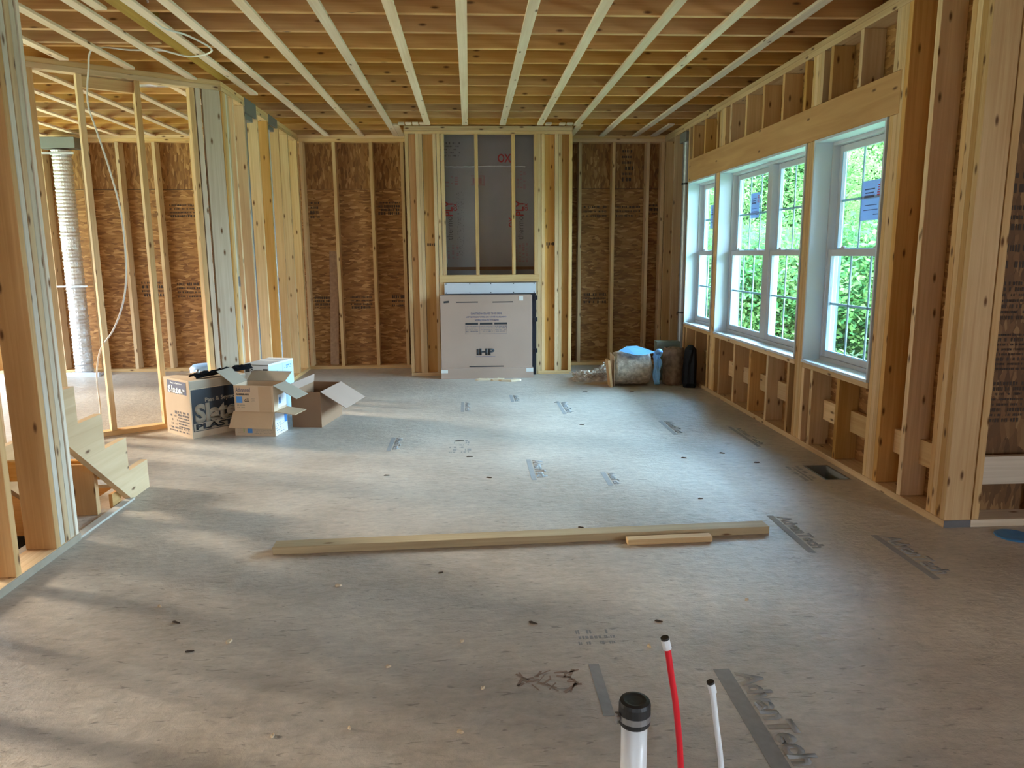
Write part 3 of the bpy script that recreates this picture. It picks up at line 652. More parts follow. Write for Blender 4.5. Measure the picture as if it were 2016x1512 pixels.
# ------------------------------------------------------------------ left wall and the slanting wall
XL = -1.985
wall_left = tag(empty('wall_left', (XL - .07, 7.8, 0)), kind='structure')
def wl(name, x0, x1, y0, y1, z0, z1, mat=LUM):
    bm = bmesh.new(); bx(bm, (x0 - wall_left.location.x, y0 - 7.8, z0), (x1 - wall_left.location.x, y1 - 7.8, z1), .0015); return link(name, bm, mat, wall_left)
wl('bottom_plate', XL - .14, XL, 6.45, Bk - .001, 0, .038)
for i in range(2): wl('top_plate', XL - .14, XL, 6.45, Bk - .001, H - .038 * (i + 1), H - .038 * i - .001)
for y in (7.035, 7.455, 7.82, 8.245, 8.645): wl('stud', XL - .14, XL, y, y + .038, .039, zt, random.choice((LUM, LUM2)))
for i in range(2): wl('stud', XL - .14, XL, 9.075 + .039 * i, 9.113 + .039 * i, .039, zt)
wl('stud', XL - .14, XL, 6.455, 6.493, .039, zt, LUM2)
for i in range(3): wl('stud', XL - .14, XL, 6.495 + .0385 * i, 6.532 + .0385 * i, .039, zt, LUMG if i % 2 else LUM)
wl('stud', XL - .14, XL, 6.716, 6.754, .039, zt)
bm = bmesh.new(); bx(bm, (XL - wall_left.location.x, 6.55 - 7.8, 1.13), (XL + .0015 - wall_left.location.x, 6.60 - 7.8, 1.215)); link('nail_plate', bm, GALV, wall_left)
bm = bmesh.new(); bx(bm, (XL - .02 - wall_left.location.x, 7.08 - 7.8, 2.66), (XL + .003 - wall_left.location.x, 7.44 - 7.8, 2.785)); bx(bm, (XL - .02 - wall_left.location.x, 7.88 - 7.8, 2.70), (XL + .003 - wall_left.location.x, 8.22 - 7.8, 2.785)); link('steel_strap_plate', bm, BOOT, wall_left)

def duct(name, label, x, y, r, z0, z1, top, mat=GALV, straps=()):
    d = tag(empty(name, (x, y, z0)), label, 'duct')
    bm = bmesh.new(); prof = []; z = 0
    while z < z1 - z0: prof += [(r, z), (r * .985, z + .004)]; z += .055
    prof.append((r, z1 - z0)); lathe(bm, prof, 20); link('pipe', bm, mat, d, smooth=False)
    if top:
        bm = bmesh.new(); bx(bm, (-top[0] / 2, -top[1] / 2, z1 - z0 - .001), (top[0] / 2, top[1] / 2, z1 - z0 + top[2]), .003); link('boot', bm, BOOT, d)
    for zz in straps:
        bm = bmesh.new(); lathe(bm, [(r + .006, zz - z0), (r + .006, zz - z0 + .02)], 20); link('strap', bm, BLACKP, d)
    return d
duct('round_duct', 'shiny round metal duct in the left wall bay nearer the camera', XL - .088, 7.25, .048, .038, 2.62, (.13, .30, .08))
duct('round_duct', 'crinkled foil duct in the left wall bay nearer the fireplace', XL - .088, 8.06, .048, .038, 2.66, (.12, .26, .04), FOIL)
duct('round_duct', 'black-strapped round metal duct in the window wall corner', 2.452, 8.46, .052, .038, 2.60, (.12, .24, .10), GALV, (.70, 2.14))

U = Vector((-.823, -.568, 0)).normalized(); ang = math.atan2(-U.y, -U.x)      # local x points back towards the corner
wall_an = tag(empty('wall_angled', (XL, 6.44, 0), ang), kind='structure')       # local x = -s
def wa(name, s0, s1, z0, z1, y0=0, y1=.089, mat=LUM):
    bm = bmesh.new(); bx(bm, (-s1, y0, z0), (-s0, y1, z1), .0015); return link(name, bm, mat, wall_an)
wa('bottom_plate', .02, 2.3, 0, .038); wa('top_plate', .0, 2.3, H - .038, H - .001); wa('top_plate', .02, 2.3, H - .077, H - .039)
for s, m_ in ((.21, LUM), (.165, LUMG), (.605, LUM), (.992, LUM), (1.297, LUM), (1.72, LUM), (2.1, LUM)): wa('stud', s, s + .038, .039, zt, 0, .088, m_)
wa('flat_stud', .012, .15, .039, zt, .0, .038, LUMG)
wa('end_stud', -.002, .010, .039, zt, .0, .075, LUM2)
wa('blocking', .64, .99, 2.62, 2.70, .04, .085)

# ------------------------------------------------------------------ stair wall, built-up post and stairs
wall_st = tag(empty('wall_stair', (-2.03, 3.0, 0)), kind='structure')
def ws(name, x0, x1, y0, y1, z0, z1, mat=LUM):
    bm = bmesh.new(); bx(bm, (x0 + 2.03, y0 - 3, z0), (x1 + 2.03, y1 - 3, z1), .002); return link(name, bm, mat, wall_st)
ws('bottom_plate', -2.10, -1.962, -.5, 3.62, 0, .038); ws('dusty_plate_edge', -1.962, -1.958, -.5, 3.63, 0, .037, plain('dusty_edge', (.34, .27, .19), .8, var=.2, bscale=15))
for i in range(2): ws('top_plate', -2.10, -1.96, -.5, 3.62, H - .038 * (i + 1), H - .038 * i - .001)
for i, m_ in enumerate((LUM2, LUMG, LUM, LUMG)): ws('post_ply', -2.10, -1.96 - .002 * (i % 2), 3.413 + .0425 * i, 3.451 + .0425 * i, .039, zt, m_)
ws('post_ply', -2.10, -1.957, 3.584, 3.61, .039, zt, LUMG)
for y in (3.10, 2.70, 2.30, 1.9, 1.5, 1.1, .7, .3, -.1): ws('stud', -2.10, -1.96, y, y + .038, .039, zt, LUM2 if y > 3 else LUM)

st = tag(empty('staircase', (-2.5, 4.4, 0)), 'unfinished wooden stair stringers rising towards the camera at the left', 'staircase')
def stringer(x0, x1, ystart, mat):
    pts = [(4.487, 0)]; y, z = 4.487, 0; n = 13
    rise = (.174, .196, .193, .192); run = (.241, .246, .243, .245)
    for i in range(n):
        z += rise[min(i, 3)] if i < 4 else .192; pts.append((y, z)); y -= run[min(i, 3)] if i < 4 else .245; pts.append((y, z))
        if y < ystart: break
    # cut at ystart
    pts[-1] = (ystart, z); low = lambda yy: max(0, .79 * (4.252 - yy))
    pts.append((ystart, low(ystart))); pts.append((4.252, 0))
    bm = bmesh.new(); prism(bm, [(p[0] - 4.4, p[1]) for p in pts], 0, x0 + 2.5, x1 + 2.5); return link('stringer', bm, mat, st)
STW = wood('stringer_wood', (.54, .34, .16), (.68, .47, .25), knots=.6, grain=30)
stringer(-2.022, -1.982, 3.612, STW)
stringer(-2.60, -2.56, 1.6, STW); stringer(-3.14, -3.10, 1.6, STW)
bm = bmesh.new(); bx(bm, (-2.185 + 2.5, 3.985 - 4.4, 0), (-2.05 + 2.5, 4.023 - 4.4, .285), .002); link('support_post', bm, LUM2, st)
bm = bmesh.new(); bx(bm, (-2.04 + 2.5, 4.10 - 4.4, 0), (-2.02 + 2.5, 4.2 - 4.4, .08), .001); link('support_block', bm, LUM2, st)
bm = bmesh.new(); bx(bm, (-3.10 + 2.5, 4.02 - 4.4, .19), (-2.022 + 2.5, 4.06 - 4.4, .30), .002); link('cross_brace', bm, LUM2, st)

# ------------------------------------------------------------------ outer walls of the rest of the house
bm = bmesh.new()
OL = ((2.6, 4.2), (4.6, 6.2), (6.5, 9.1)); zz0, zz1 = .7, 2.3
bx(bm, (-6.46, -3.45, -.02), (-6.44, 9.35, zz0)); bx(bm, (-6.46, -3.45, zz1), (-6.44, 9.35, H + .3))
ys = [-3.45] + [v for o in OL for v in o] + [9.35]
for i in range(0, len(ys), 2): bx(bm, (-6.46, ys[i], zz0), (-6.44, ys[i + 1], zz1))
tag(link('wall_outer', bm, OSB), kind='structure')
bm = bmesh.new(); bx(bm, (-6.45, -3.5, -.02), (-1.7, -3.48, H + .3)); bx(bm, (-.6, -3.5, -.02), (5.36, -3.48, H + .3)); bx(bm, (-1.7, -3.5, -.02), (-.6, -3.48, 1.4)); bx(bm, (-1.7, -3.5, 2.2), (-.6, -3.48, H + .3))
tag(link('wall_rear', bm, OSB), kind='structure')
bm = bmesh.new(); bx(bm, (5.36, -3.5, -.02), (5.38, -2.6, H + .3)); bx(bm, (5.36, -1.6, -.02), (5.38, 3.62, H + .3)); bx(bm, (5.36, -2.6, 1.8), (5.38, -1.6, H + .3)); bx(bm, (5.36, -2.6, -.02), (5.38, -1.6, .7))
tag(link('wall_side', bm, OSB), kind='structure')

# ------------------------------------------------------------------ cables and foil duct at the left
bm = bmesh.new(); tube(bm, [(-2.06, 5.50, 2.775), (-2.30, 5.55, 2.79), (-2.55, 5.56, 2.80), (-2.62, 5.60, 2.66), (-2.655, 5.62, 2.46), (-2.63, 5.64, 2.30), (-2.55, 5.62, 2.0), (-2.50, 5.62, 1.69), (-2.50, 5.62, 1.33), (-2.54, 5.62, 1.08), (-2.66, 5.68, .86), (-2.90, 5.95, .68), (-3.02, 6.1, .50), (-3.03, 6.1, .38), (-2.98, 6.0, .15), (-3.0, 5.95, .006), (-3.1, 5.8, .006)], .006, 8)
tag(link('electrical_cable', bm, CABLE, smooth=True), 'thin white cable hanging down in front of the slanting stud wall', 'cable')
bm = bmesh.new(); tube(bm, [(-1.80, 4.60, 2.86), (-1.84, 4.85, 2.758), (-1.74, 5.07, 2.755), (-1.71, 5.42, 2.758), (-1.9, 5.56, 2.752), (-2.06, 5.50, 2.775), (-2.2, 5.42, 2.80)], .006, 8)
tag(link('electrical_cable', bm, CABLE, smooth=True), 'white cable looping under the ceiling joists beside the beam', 'cable')
bm = bmesh.new(); tube(bm, [(-2.9, 6.86, 2.92), (-2.3, 6.86, 2.92)], .10, 16, smoothpts=False)
tag(link('ceiling_duct', bm, FOIL, smooth=True), 'short foil duct tucked between the ceiling joists at the left', 'duct')
fd = tag(empty('insulated_duct', (-4.61, 9.02, 0)), 'tall crinkled silver insulated duct standing against the far left wall', 'duct')
bm = bmesh.new(); prof = []; z = 0
rr = random.Random(3)
while z < 2.60: prof += [(.095 + rr.uniform(-.004, .004), z), (.103 + rr.uniform(-.004, .004), z + .02)]; z += .04
lathe(bm, prof, 22); link('foil_sleeve', bm, FOIL, fd, smooth=False)
bm = bmesh.new(); bx(bm, (-.20, -.09, 2.60), (.20, .09, 2.72), .003); link('boot', bm, BOOT, fd)
for z in (1.045, 2.53):
    bm = bmesh.new(); lathe(bm, [(.112, z), (.112, z + .02)], 22); bx(bm, (-.19, -.11, z), (.19, -.10, z + .02)); link('white_strap', bm, WHITE, fd)
bm = bmesh.new(); bx(bm, (-.22, -.16, 0), (.24, -.12, .05), .002); bx(bm, (-.2, -.14, .0), (.2, .12, .02)); link('base_trim', bm, WHITE, fd)

# ------------------------------------------------------------------ cartons
def carton(name, label, p, rz, w, d, h, mat, inner, flaps, closed=False, t=.004):
    """p = front left floor corner; flaps: dict side -> (length, opening angle from upright, outward positive)"""
    r = tag(empty(name, p, rz), label, 'cardboard box')
    bm = bmesh.new()
    bx(bm, (0, 0, 0), (w, t, h)); bx(bm, (0, d - t, 0), (w, d, h)); bx(bm, (0, t, 0), (t, d - t, h)); bx(bm, (w - t, t, 0), (w, d - t, h)); bx(bm, (t, t, 0), (w - t, d - t, t))
    if closed: bx(bm, (t, t, h - t), (w - t, d - t, h))
    body = link('carton_body', bm, mat, r)
    for side, (L_, a) in flaps.items():
        a = math.radians(a); bm = bmesh.new(); s, c = math.sin(a), math.cos(a); tt = .004
        if side in 'fb':
            sg = -1 if side == 'f' else 1; y = 0 if side == 'f' else d
            e = L_ * .06; v = [(0, y, h), (w, y, h), (w + e, y + sg * s * L_, h + c * L_), (-e, y + sg * s * L_, h + c * L_)]; n = Vector((0, sg * c, -s)) * tt
        else:
            sg = -1 if side == 'l' else 1; x = 0 if side == 'l' else w
            v = [(x, 0, h), (x, d, h), (x + sg * s * L_, d, h + c * L_), (x + sg * s * L_, 0, h + c * L_)]; n = Vector((sg * c, 0, -s)) * tt
        V = [bm.verts.new(q) for q in v] + [bm.verts.new(Vector(q) - n) for q in v]
        for q in ((0, 1, 2, 3), (7, 6, 5, 4), (0, 4, 5, 1), (1, 5, 6, 2), (2, 6, 7, 3), (3, 7, 4, 0)): bm.faces.new([V[i] for i in q])
        bmesh.ops.recalc_face_normals(bm, faces=list(bm.faces))
        link('flap', bm, inner, r)
    return body
X_, Y_, Z_ = (1, 0, 0), (0, 1, 0), (0, 0, 1)
# tall printed box: its narrow face looks left, the long black face looks right
ang1 = math.atan2(.276, .246)
sl = carton('cardboard_box', 'tall black and tan printed cardboard box at the foot of the slanting wall', (-2.152, 5.69, 0), ang1, .48, .39, .452, KRAFTP, KRAFT, {}, closed=True)
plate('black_panel', (.24, -.0006, .215), X_, Z_, .46, .33, BLACKC, sl, .0006)
plate('tan_band', (.24, -.0014, .415), X_, Z_, .476, .06, KRAFTG, sl, .0004)
text('printed_word', 'Slater', .44, .15, KRAFTG, sl, (.25, -.0016, .19), X_, Z_, .0006, .05)
text('printed_word', 'Pass & Seymour', .30, .045, KRAFTG, sl, (.27, -.0016, .285), X_, Z_, .0006, .02)
plate('tan_band', (.24, -.0016, .085), X_, Z_, .45, .06, KRAFTG, sl, .0006)
text('printed_word', 'PLASTIC', .42, .045, BLACKC, sl, (.24, -.0026, .085), X_, Z_, .0006, .04)
LFT = (0, -1, 0)
plate('black_panel', (-.0006, .19, .385), LFT, Z_, .29, .10, NAVY, sl, .0006)
text('printed_word', 'Slater', .26, .06, WHBOX, sl, (-.0014, .19, .365), LFT, Z_, .0006, .04)
text('printed_word', 'Pass & Seymour', .18, .018, WHBOX, sl, (-.0014, .19, .415), LFT, Z_, .0006, .02)
stamp(sl, (-.0010, .12, .13), LFT, Z_, .16, .14, 6, GREYT, 90, .8, 'printed_label'); stamp(sl, (-.0010, .27, .12), LFT, Z_, .10, .16, 5, GREYT, 91, .35, 'printed_label')
stamp(sl, (-.0010, .2, .045), LFT, Z_, .3, .05, 2, GREYT, 92, .7, 'printed_label')
# black roll of plastic lying on the tall box
pl = tag(empty('plastic_liner', (-2.05, 6.0, .452), ang1), 'flat black plastic liner lying on top of the tall black and tan box', 'plastic liner')
rr = random.Random(11); bm = bmesh.new(); nx, ny = 22, 8; g = []
for i in range(nx + 1):
    row = []
    for j in range(ny + 1):
        u, v = i / nx, j / ny; row.append(bm.verts.new((-.24 + .50 * u, -.02 - .12 * v * (1 - .2 * u) + .12 * math.sin(u * 5) * .1, .012 + .035 * math.sin(v * PI) * (.5 + .7 * rr.random()) + .02 * u)))
    g.append(row)
for i in range(nx):
    for j in range(ny): bm.faces.new((g[i][j], g[i + 1][j], g[i + 1][j + 1], g[i][j + 1]))
bmesh.ops.solidify(bm, geom=list(bm.faces), thickness=-.01); link('liner_sheet', bm, BAG, pl)
bm = bmesh.new(); bmesh.ops.create_uvsphere(bm, u_segments=10, v_segments=6, radius=.018, matrix=Matrix.Translation((-.20, -.10, .06))); link('buckle', bm, GALV, pl, smooth=True)
# lower and upper printed cartons
a2 = math.atan2(-.069, .329)
lowc = carton('cardboard_box', 'lower open tan carton with blue label, lowest of the stack of two', (-1.859, 5.783, 0), a2, .336, .215, .195, KRAFTP, KRAFT, {'f': (.14, 148), 'r': (.17, 97)})
plate('blue_label', (.125, -.0006, .045), X_, Z_, .04, .045, BLUEP, lowc); plate('green_mark', (.075, -.0006, .05), X_, Z_, .008, .04, GREENP, lowc)
stamp(lowc, (.05, -.0006, .05), X_, Z_, .05, .07, 4, KRAFT, 93, .6, 'printed_label'); stamp(lowc, (.24, -.0006, .035), X_, Z_, .16, .04, 3, KRAFTG, 94, .6, 'printed_label')
RGT = Y_
plate('white_label', (.3366, .11, .095), RGT, Z_, .205, .18, WHBOX, lowc, .0005); plate('blue_label', (.3374, .185, .12), RGT, Z_, .045, .08, BLUEP, lowc, .0005)
stamp(lowc, (.3374, .08, .06), RGT, Z_, .13, .09, 5, GREYT, 95, .35, 'printed_label')
upc = carton('cardboard_box', 'upper open tan carton with flaps spread, stacked on the lower one', (-1.845, 5.772, .197), a2, .325, .215, .205, KRAFTP, KRAFTG, {'b': (.13, 62), 'l': (.17, 52), 'r': (.21, 118)})
text('printed_word', 'Advanced', .12, .035, NAVY, upc, (.075, -.001, .17), X_, Z_, .0006, .0); text('printed_word', 'AMERELUX', .11, .014, BLK, upc, (.07, -.001, .135), X_, Z_, .0006, .04)
plate('blue_label', (.042, -.0006, .092), X_, Z_, .05, .05, BLUEP, upc); text('printed_word', 'cUL', .04, .03, BLK, upc, (.105, -.001, .09), X_, Z_, .0006, .02)
stamp(upc, (.155, -.0006, .09), X_, Z_, .03, .035, 3, KRAFTG, 96, .8, 'printed_label'); stamp(upc, (.05, -.0006, .04), X_, Z_, .06, .035, 2, KRAFTG, 97, .8, 'printed_label')
plate('tape_strip', (.255, -.0006, .10), X_, Z_, .105, .2, KRAFT, upc, .0004)
plate('white_label', (.3256, .14, .07), RGT, Z_, .14, .1, WHBOX, upc, .0005); plate('blue_label', (.3264, .10, .075), RGT, Z_, .03, .05, BLUEP, upc, .0005)
# white box behind
a3 = math.atan2(-.07, .23)
wb = carton('cardboard_box', 'white closed box with pale blue glossy side behind the stacked cartons', (-1.935, 6.36, 0), a3, .235, .40, .485, WHBOX, WHBOX, {}, closed=True)
plate('black_mark', (.035, -.0006, .43), X_, Z_, .045, .03, BLK, wb); plate('black_mark', (.205, -.0006, .43), X_, Z_, .045, .03, BLK, wb)
text('printed_logo', 'O', .028, .03, BLK, wb, (.078, -.001, .43), X_, Z_, .0006, .06); stamp(wb, (.135, -.0006, .43), X_, Z_, .075, .012, 1, BLK, 98, .95, 'printed_word')
bm = bmesh.new(); rect(bm, (.1175, -.0006, .476), X_, Z_, .232, .004); link('black_edge', bm, BLK, wb)
plate('side_panel', (.2356, .20, .24), RGT, Z_, .39, .46, SHEET if 0 else plain('glossy_ice_blue_card', (.55, .78, .90), .35), wb, .0005)
stamp(wb, (.2364, .08, .41), RGT, Z_, .1, .02, 1, BLUEP, 99, .6, 'printed_word'); stamp(wb, (.2364, .31, .43), RGT, Z_, .12, .04, 2, BLUEP, 100, .5, 'printed_word'); plate('seam', (.2364, .22, .24), RGT, Z_, .004, .46, KRAFTG, wb, .0004)
# brown open box
a4 = math.atan2(-.04, .236)
brb = carton('cardboard_box', 'dark brown open box with one wide flap folded down to the right', (-1.475, 6.035, 0), a4, .25, .50, .295, BROWNB, KRAFTM, {'r': (.25, 122), 'l': (.07, -8)})
bm = bmesh.new(); rr = random.Random(5)
for i in range(14):
    tube(bm, [(.05 + rr.random() * .15, .08 + rr.random() * .3, .12 + rr.random() * .1) for _ in range(4)], .006, 6)
sc_ = tag(link('cable_offcuts', bm, BLACKP, None), 'dark tangle of scraps inside the open brown box', 'scraps', kind='stuff')
sc_.location = Vector((-1.33, 6.27, .10))
# blue tub behind the slanting wall
bm = bmesh.new(); lathe(bm, [(.10, 0), (.13, .30), (.135, .40), (.11, .425)], 20)
tag(link('plastic_tub', bm, BLUEO, None, (-2.40, 6.78, 0), smooth=True), 'small blue plastic tub half hidden behind the slanting stud wall', 'tub')

# ------------------------------------------------------------------ long board, offcut and scraps on the floor
def plank(name, label, cat, a, b, w, h, mat, z=0):
    a, b = Vector(a), Vector(b); d = b - a; L_ = d.length; bm = bmesh.new(); bx(bm, (-L_ / 2, -w / 2, 0), (L_ / 2, w / 2, h), .002)
    me = link(name, bm, mat, None); me.location = ((a.x + b.x) / 2, (a.y + b.y) / 2, z); me.rotation_euler = (0, 0, math.atan2(d.y, d.x)); return tag(me, label, cat)
plank('long_board', 'long pale board lying across the middle of the floor', 'board', (-.95, 3.40), (1.475, 3.49), .085, .038, wood('dull_tan_lumber', (.36, .25, .13), (.52, .39, .22), knots=.2))
plank('short_board', 'short tan offcut lying against the near side of the long board', 'board', (.74, 3.374), (1.16, 3.39), .05, .028, LUM)
lo = board('strand_board_offcut', (-1.76, 0, 0), (-1.655, .011, 1.40), plain('loose_strand_board', (.34, .20, .11), .8, var=.45, bscale=28)); lo.location = (-1.70, 9.285, .042); lo.rotation_euler = (-.035, .03, 0)
tag(lo, 'narrow loose strip of strand board leaning between studs of the back wall', 'board offcut')
rr = random.Random(21)
def shard(name, label, cat, group, pts, mat):
    bm = bmesh.new()
    for (x, y, L_, w_, a, h_) in pts:
        m = Matrix.Translation((x, y, 0)) @ Matrix.Rotation(a, 4, 'Z'); vs = []
        prof = [(-L_ / 2, 0), (-L_ / 4, w_ / 2), (L_ / 3, w_ / 2.4), (L_ / 2, 0), (L_ / 4, -w_ / 2), (-L_ / 3, -w_ / 2)]
        A = [bm.verts.new(m @ Vector((p, q, .0005))) for p, q in prof]; B = [bm.verts.new(m @ Vector((p * .9, q * .8, h_ * (1 + .4 * math.sin(i * 2))))) for i, (p, q) in enumerate(prof)]
        bm.faces.new(A[::-1]); bm.faces.new(B)
        for i in range(6): bm.faces.new((A[i], A[(i + 1) % 6], B[(i + 1) % 6], B[i]))
    return tag(link(name, bm, mat), label, cat, group)
for i, (x, y, L_, w_, a) in enumerate(((.14, 8.17, .20, .03, .1), (.30, 8.13, .18, .05, -.1), (.40, 8.07, .20, .05, -.3), (.50, 8.10, .12, .06, .3), (.33, 8.17, .10, .07, .6))):
    shard('wood_shaving', 'pale split wood scrap on the floor in front of the fireplace cover', 'wood scrap', 'wood scraps before the fireplace', [(x, y, L_, w_, a, .018)], CHIP)
for i, (x, y, L_) in enumerate(((-.58, 3.0, .03), (-.9, 2.56, .035), (-1.27, 2.86, .02), (-.05, 2.5, .02), (.62, 2.42, .02), (-.3, 2.35, .02), (-.6, 2.0, .018), (-.05, 1.98, .022), (0.02, 2.2, .02), (-.38, 2.02, .015), (1.1, 2.75, .02), (2.03, 2.35, .02))):
    shard('wood_chip', 'tiny pale wood chip lying on the dusty floor', 'wood chip', 'tiny wood chips scattered over the near floor', [(x, y, L_, L_ * .5, i * 1.3, .007)], CHIP)
for i, (x, y, L_) in enumerate(((-1.15, 2.72, .05), (-1.02, 2.5, .04), (-.1, 5.45, .10), (-.02, 5.0, .06), (.1, 4.5, .05), (1.62, 7.3, .07), (1.15, 7.35, .08), (.8, 6.85, .05), (-.55, 4.6, .05), (.55, 3.6, .04), (1.75, 4.95, .05), (1.9, 4.7, .05), (1.3, 4.0, .04), (.22, 2.62, .05), (-.15, 3.1, .03), (.7, 2.6, .04), (.9, 5.9, .05), (1.45, 4.85, .05))):
    shard('floor_debris', 'small dark splinter lying on the subfloor', 'debris', 'small dark splinters scattered over the floor', [(x, y, L_ * .8, L_ * .14, rr.uniform(-.6, .6), .005)], DIRT)
bm = bmesh.new()
for i in range(26):
    a = rr.uniform(0, 2 * PI); q = rr.uniform(.0, .07); x, y = .24 + rr.uniform(-.10, .10), 2.22 + rr.uniform(-.06, .06)
    rect(bm, (x, y, .0009), (math.cos(a), math.sin(a), 0), (-math.sin(a), math.cos(a), 0), rr.uniform(.02, .07), rr.uniform(.003, .012), .0004)
link('rusty_stain', bm, plain('rusty_stain', (.27, .185, .13), .8), floor)
# blue spill / lid at the right edge
bm = bmesh.new(); lathe(bm, [(.085, 0), (.085, .006), (.075, .009), (.02, .007)], 22)
tag(link('plastic_disc', bm, plain('blue_disc', (.05, .20, .42), .35, var=.3, bscale=20), None, (2.66, 3.325, 0), smooth=False), 'flat blue plastic disc on the floor by the corner post', 'disc')

# ------------------------------------------------------------------ insulation heap in the far right corner
def roll(name, label, loc, rz, R_, L_, mat, upright=False, turns=3):
    r = tag(empty(name, loc, rz), label, 'insulation roll'); rr = random.Random(int(R_ * 1000) + 5)
    bm = bmesh.new(); n = 26 * turns; th = R_ / (turns + .6); rows = []; nl = 12
    for i in range(n + 1):
        a = i / n * turns * 2 * PI; rad = R_ - (turns * 2 * PI - a) / (2 * PI) * th
        wob = 1 + .03 * math.sin(a * 3 + 1) + rr.uniform(-.012, .012)
        col = []
        for k, off in enumerate((0, -th * .82)):
            for j in range(nl + 1):
                t = j / nl; e = -.012 if j in (0, nl) else 0
                q = max(.004, rad * wob + off + (e if k == 0 else -e) + rr.uniform(-.006, .006))
                c, s = math.cos(a), math.sin(a); l = (t - .5) * L_ + (rr.uniform(-.006, .006) if j in (0, nl) else 0)
                col.append(bm.verts.new((q * c, q * s, l + L_ / 2) if upright else (l, q * c, q * s + R_)))
        rows.append(col)
    m = nl + 1
    for a_, b_ in zip(rows, rows[1:]):
        for j in range(nl): bm.faces.new((a_[j], a_[j + 1], b_[j + 1], b_[j])); bm.faces.new((a_[m + j + 1], a_[m + j], b_[m + j], b_[m + j + 1]))
        bm.faces.new((a_[m], a_[0], b_[0], b_[m])); bm.faces.new((a_[nl], a_[m + nl], b_[m + nl], b_[nl]))
    bmesh.ops.recalc_face_normals(bm, faces=list(bm.faces))
    link('batt', bm, mat, r, smooth=True); return r
r1 = roll('insulation_roll', 'grey-brown insulation roll lying on its side with a pale blue sheet on top', (1.70, 7.73, 0), -.05, .205, .375, INS)
r2 = roll('insulation_roll', 'dark brown insulation roll standing upright in front of the window corner', (2.155, 7.74, 0), .3, .125, .39, INSB, True)
bm = bmesh.new(); bx(bm, (-.005, -.17, .02), (.0, .17, .33)); link('paper_facing', bm, PAPERB, r1, (-.195, 0, 0))
bm = bmesh.new(); pts = [(-.13, .02), (-.03, .10), (.08, .11), (.27, -.01), (.10, -.10), (.02, -.09)]
A = [bm.verts.new((p, q, .012 * math.cos(p * 5) - .35 * (q if q < 0 else 0) * q * -6)) for p, q in pts]; bm.faces.new(A); bmesh.ops.solidify(bm, geom=list(bm.faces), thickness=.003)
sh = tag(link('plastic_sheet', bm, SHEET, None), 'flat light blue sheet lying on top of the lying insulation roll', 'sheet'); sh.location = (1.74, 7.60, .372); sh.rotation_euler = (.45, 0, 0)
bm = bmesh.new(); rr = random.Random(8)
for i in range(10):
    x = 1.945 + rr.uniform(-.02, .02); tube(bm, [(x, 7.60 + rr.uniform(-.03, .05), .36 - .03 * i * .2), (x + rr.uniform(-.02, .03), 7.56, .25), (x + rr.uniform(-.02, .02), 7.57 + rr.uniform(-.02, .02), .14), (x + .01, 7.58, .03)], .016, 7)
tube(bm, [(1.93, 7.58, .36), (1.95, 7.56, .385), (1.98, 7.58, .37), (1.97, 7.60, .33), (1.94, 7.57, .32)], .022, 8)
tag(link('blue_cloth', bm, CLOTH, None, smooth=True), 'crumpled blue cloth hanging between the two insulation rolls', 'cloth')
# heap of torn batts
bm = bmesh.new(); rr = random.Random(14)
bmesh.ops.create_grid(bm, x_segments=26, y_segments=14, size=1)
for v in bm.verts:
    x, y = v.co.x, v.co.y; e = max(0, 1 - (abs(x) ** 3)) * max(0, 1 - y * y); hgt = (.10 + .10 * max(0, x - .2) * 1.6) * e
    v.co = Vector((x * .24, y * .15, hgt * rr.uniform(.7, 1.15) + .002))
for i in range(130):
    x, y = rr.uniform(-.22, .22), rr.uniform(-.14, .12); z = (.05 + .14 * max(0, x / .24)) * rr.uniform(.4, 1.2) + .02; a = rr.uniform(0, 2 * PI); l = rr.uniform(.03, .09)
    p = Vector((x, y, z)); q = p + Vector((math.cos(a) * l, math.sin(a) * l * .5, rr.uniform(-.3, .5) * l)); tube(bm, [p, (p + q) / 2 + Vector((0, 0, .01)), q], rr.uniform(.003, .010), 5, smoothpts=False)
tag(link('insulation_scraps', bm, INS, None, (1.36, 8.10, 0)), 'torn grey-brown insulation scraps heaped beside the fireplace framing', 'insulation', kind='stuff')
board_ = shard('paper_scrap', 'flat torn brown paper in front of the insulation scraps', 'paper', None, [(1.42, 7.86, .42, .16, .05, .006)], PAPERB)
bm = bmesh.new(); bx(bm, (-.012, -.08, 0), (.012, .08, .29), .002); o = tag(link('wood_offcut', bm, LUM2, None, (1.47, 7.66, 0), rot=(0, -.12, 0)), 'short brown board end propped between the scraps and the lying roll', 'board offcut')
# black bag and olive board behind
bm = bmesh.new(); lathe(bm, [(.055, 0), (.06, .05), (.055, .25), (.05, .40), (.02, .44)], 14)
rr = random.Random(2)
for v in bm.verts: v.co.x *= rr.uniform(.95, 1.3); v.co.y *= rr.uniform(1.2, 1.9)
tag(link('black_bag', bm, BAG, None, (2.285, 7.55, 0)), 'slim black plastic bag slumped against the window wall', 'bag')
bm = bmesh.new(); bx(bm, (2.04, 7.98, 0), (2.30, 8.10, .43), .003)
tag(link('olive_box', bm, plain('olive_card', (.13, .13, .09), .6)), 'dark olive box standing behind the upright insulation roll', 'box')

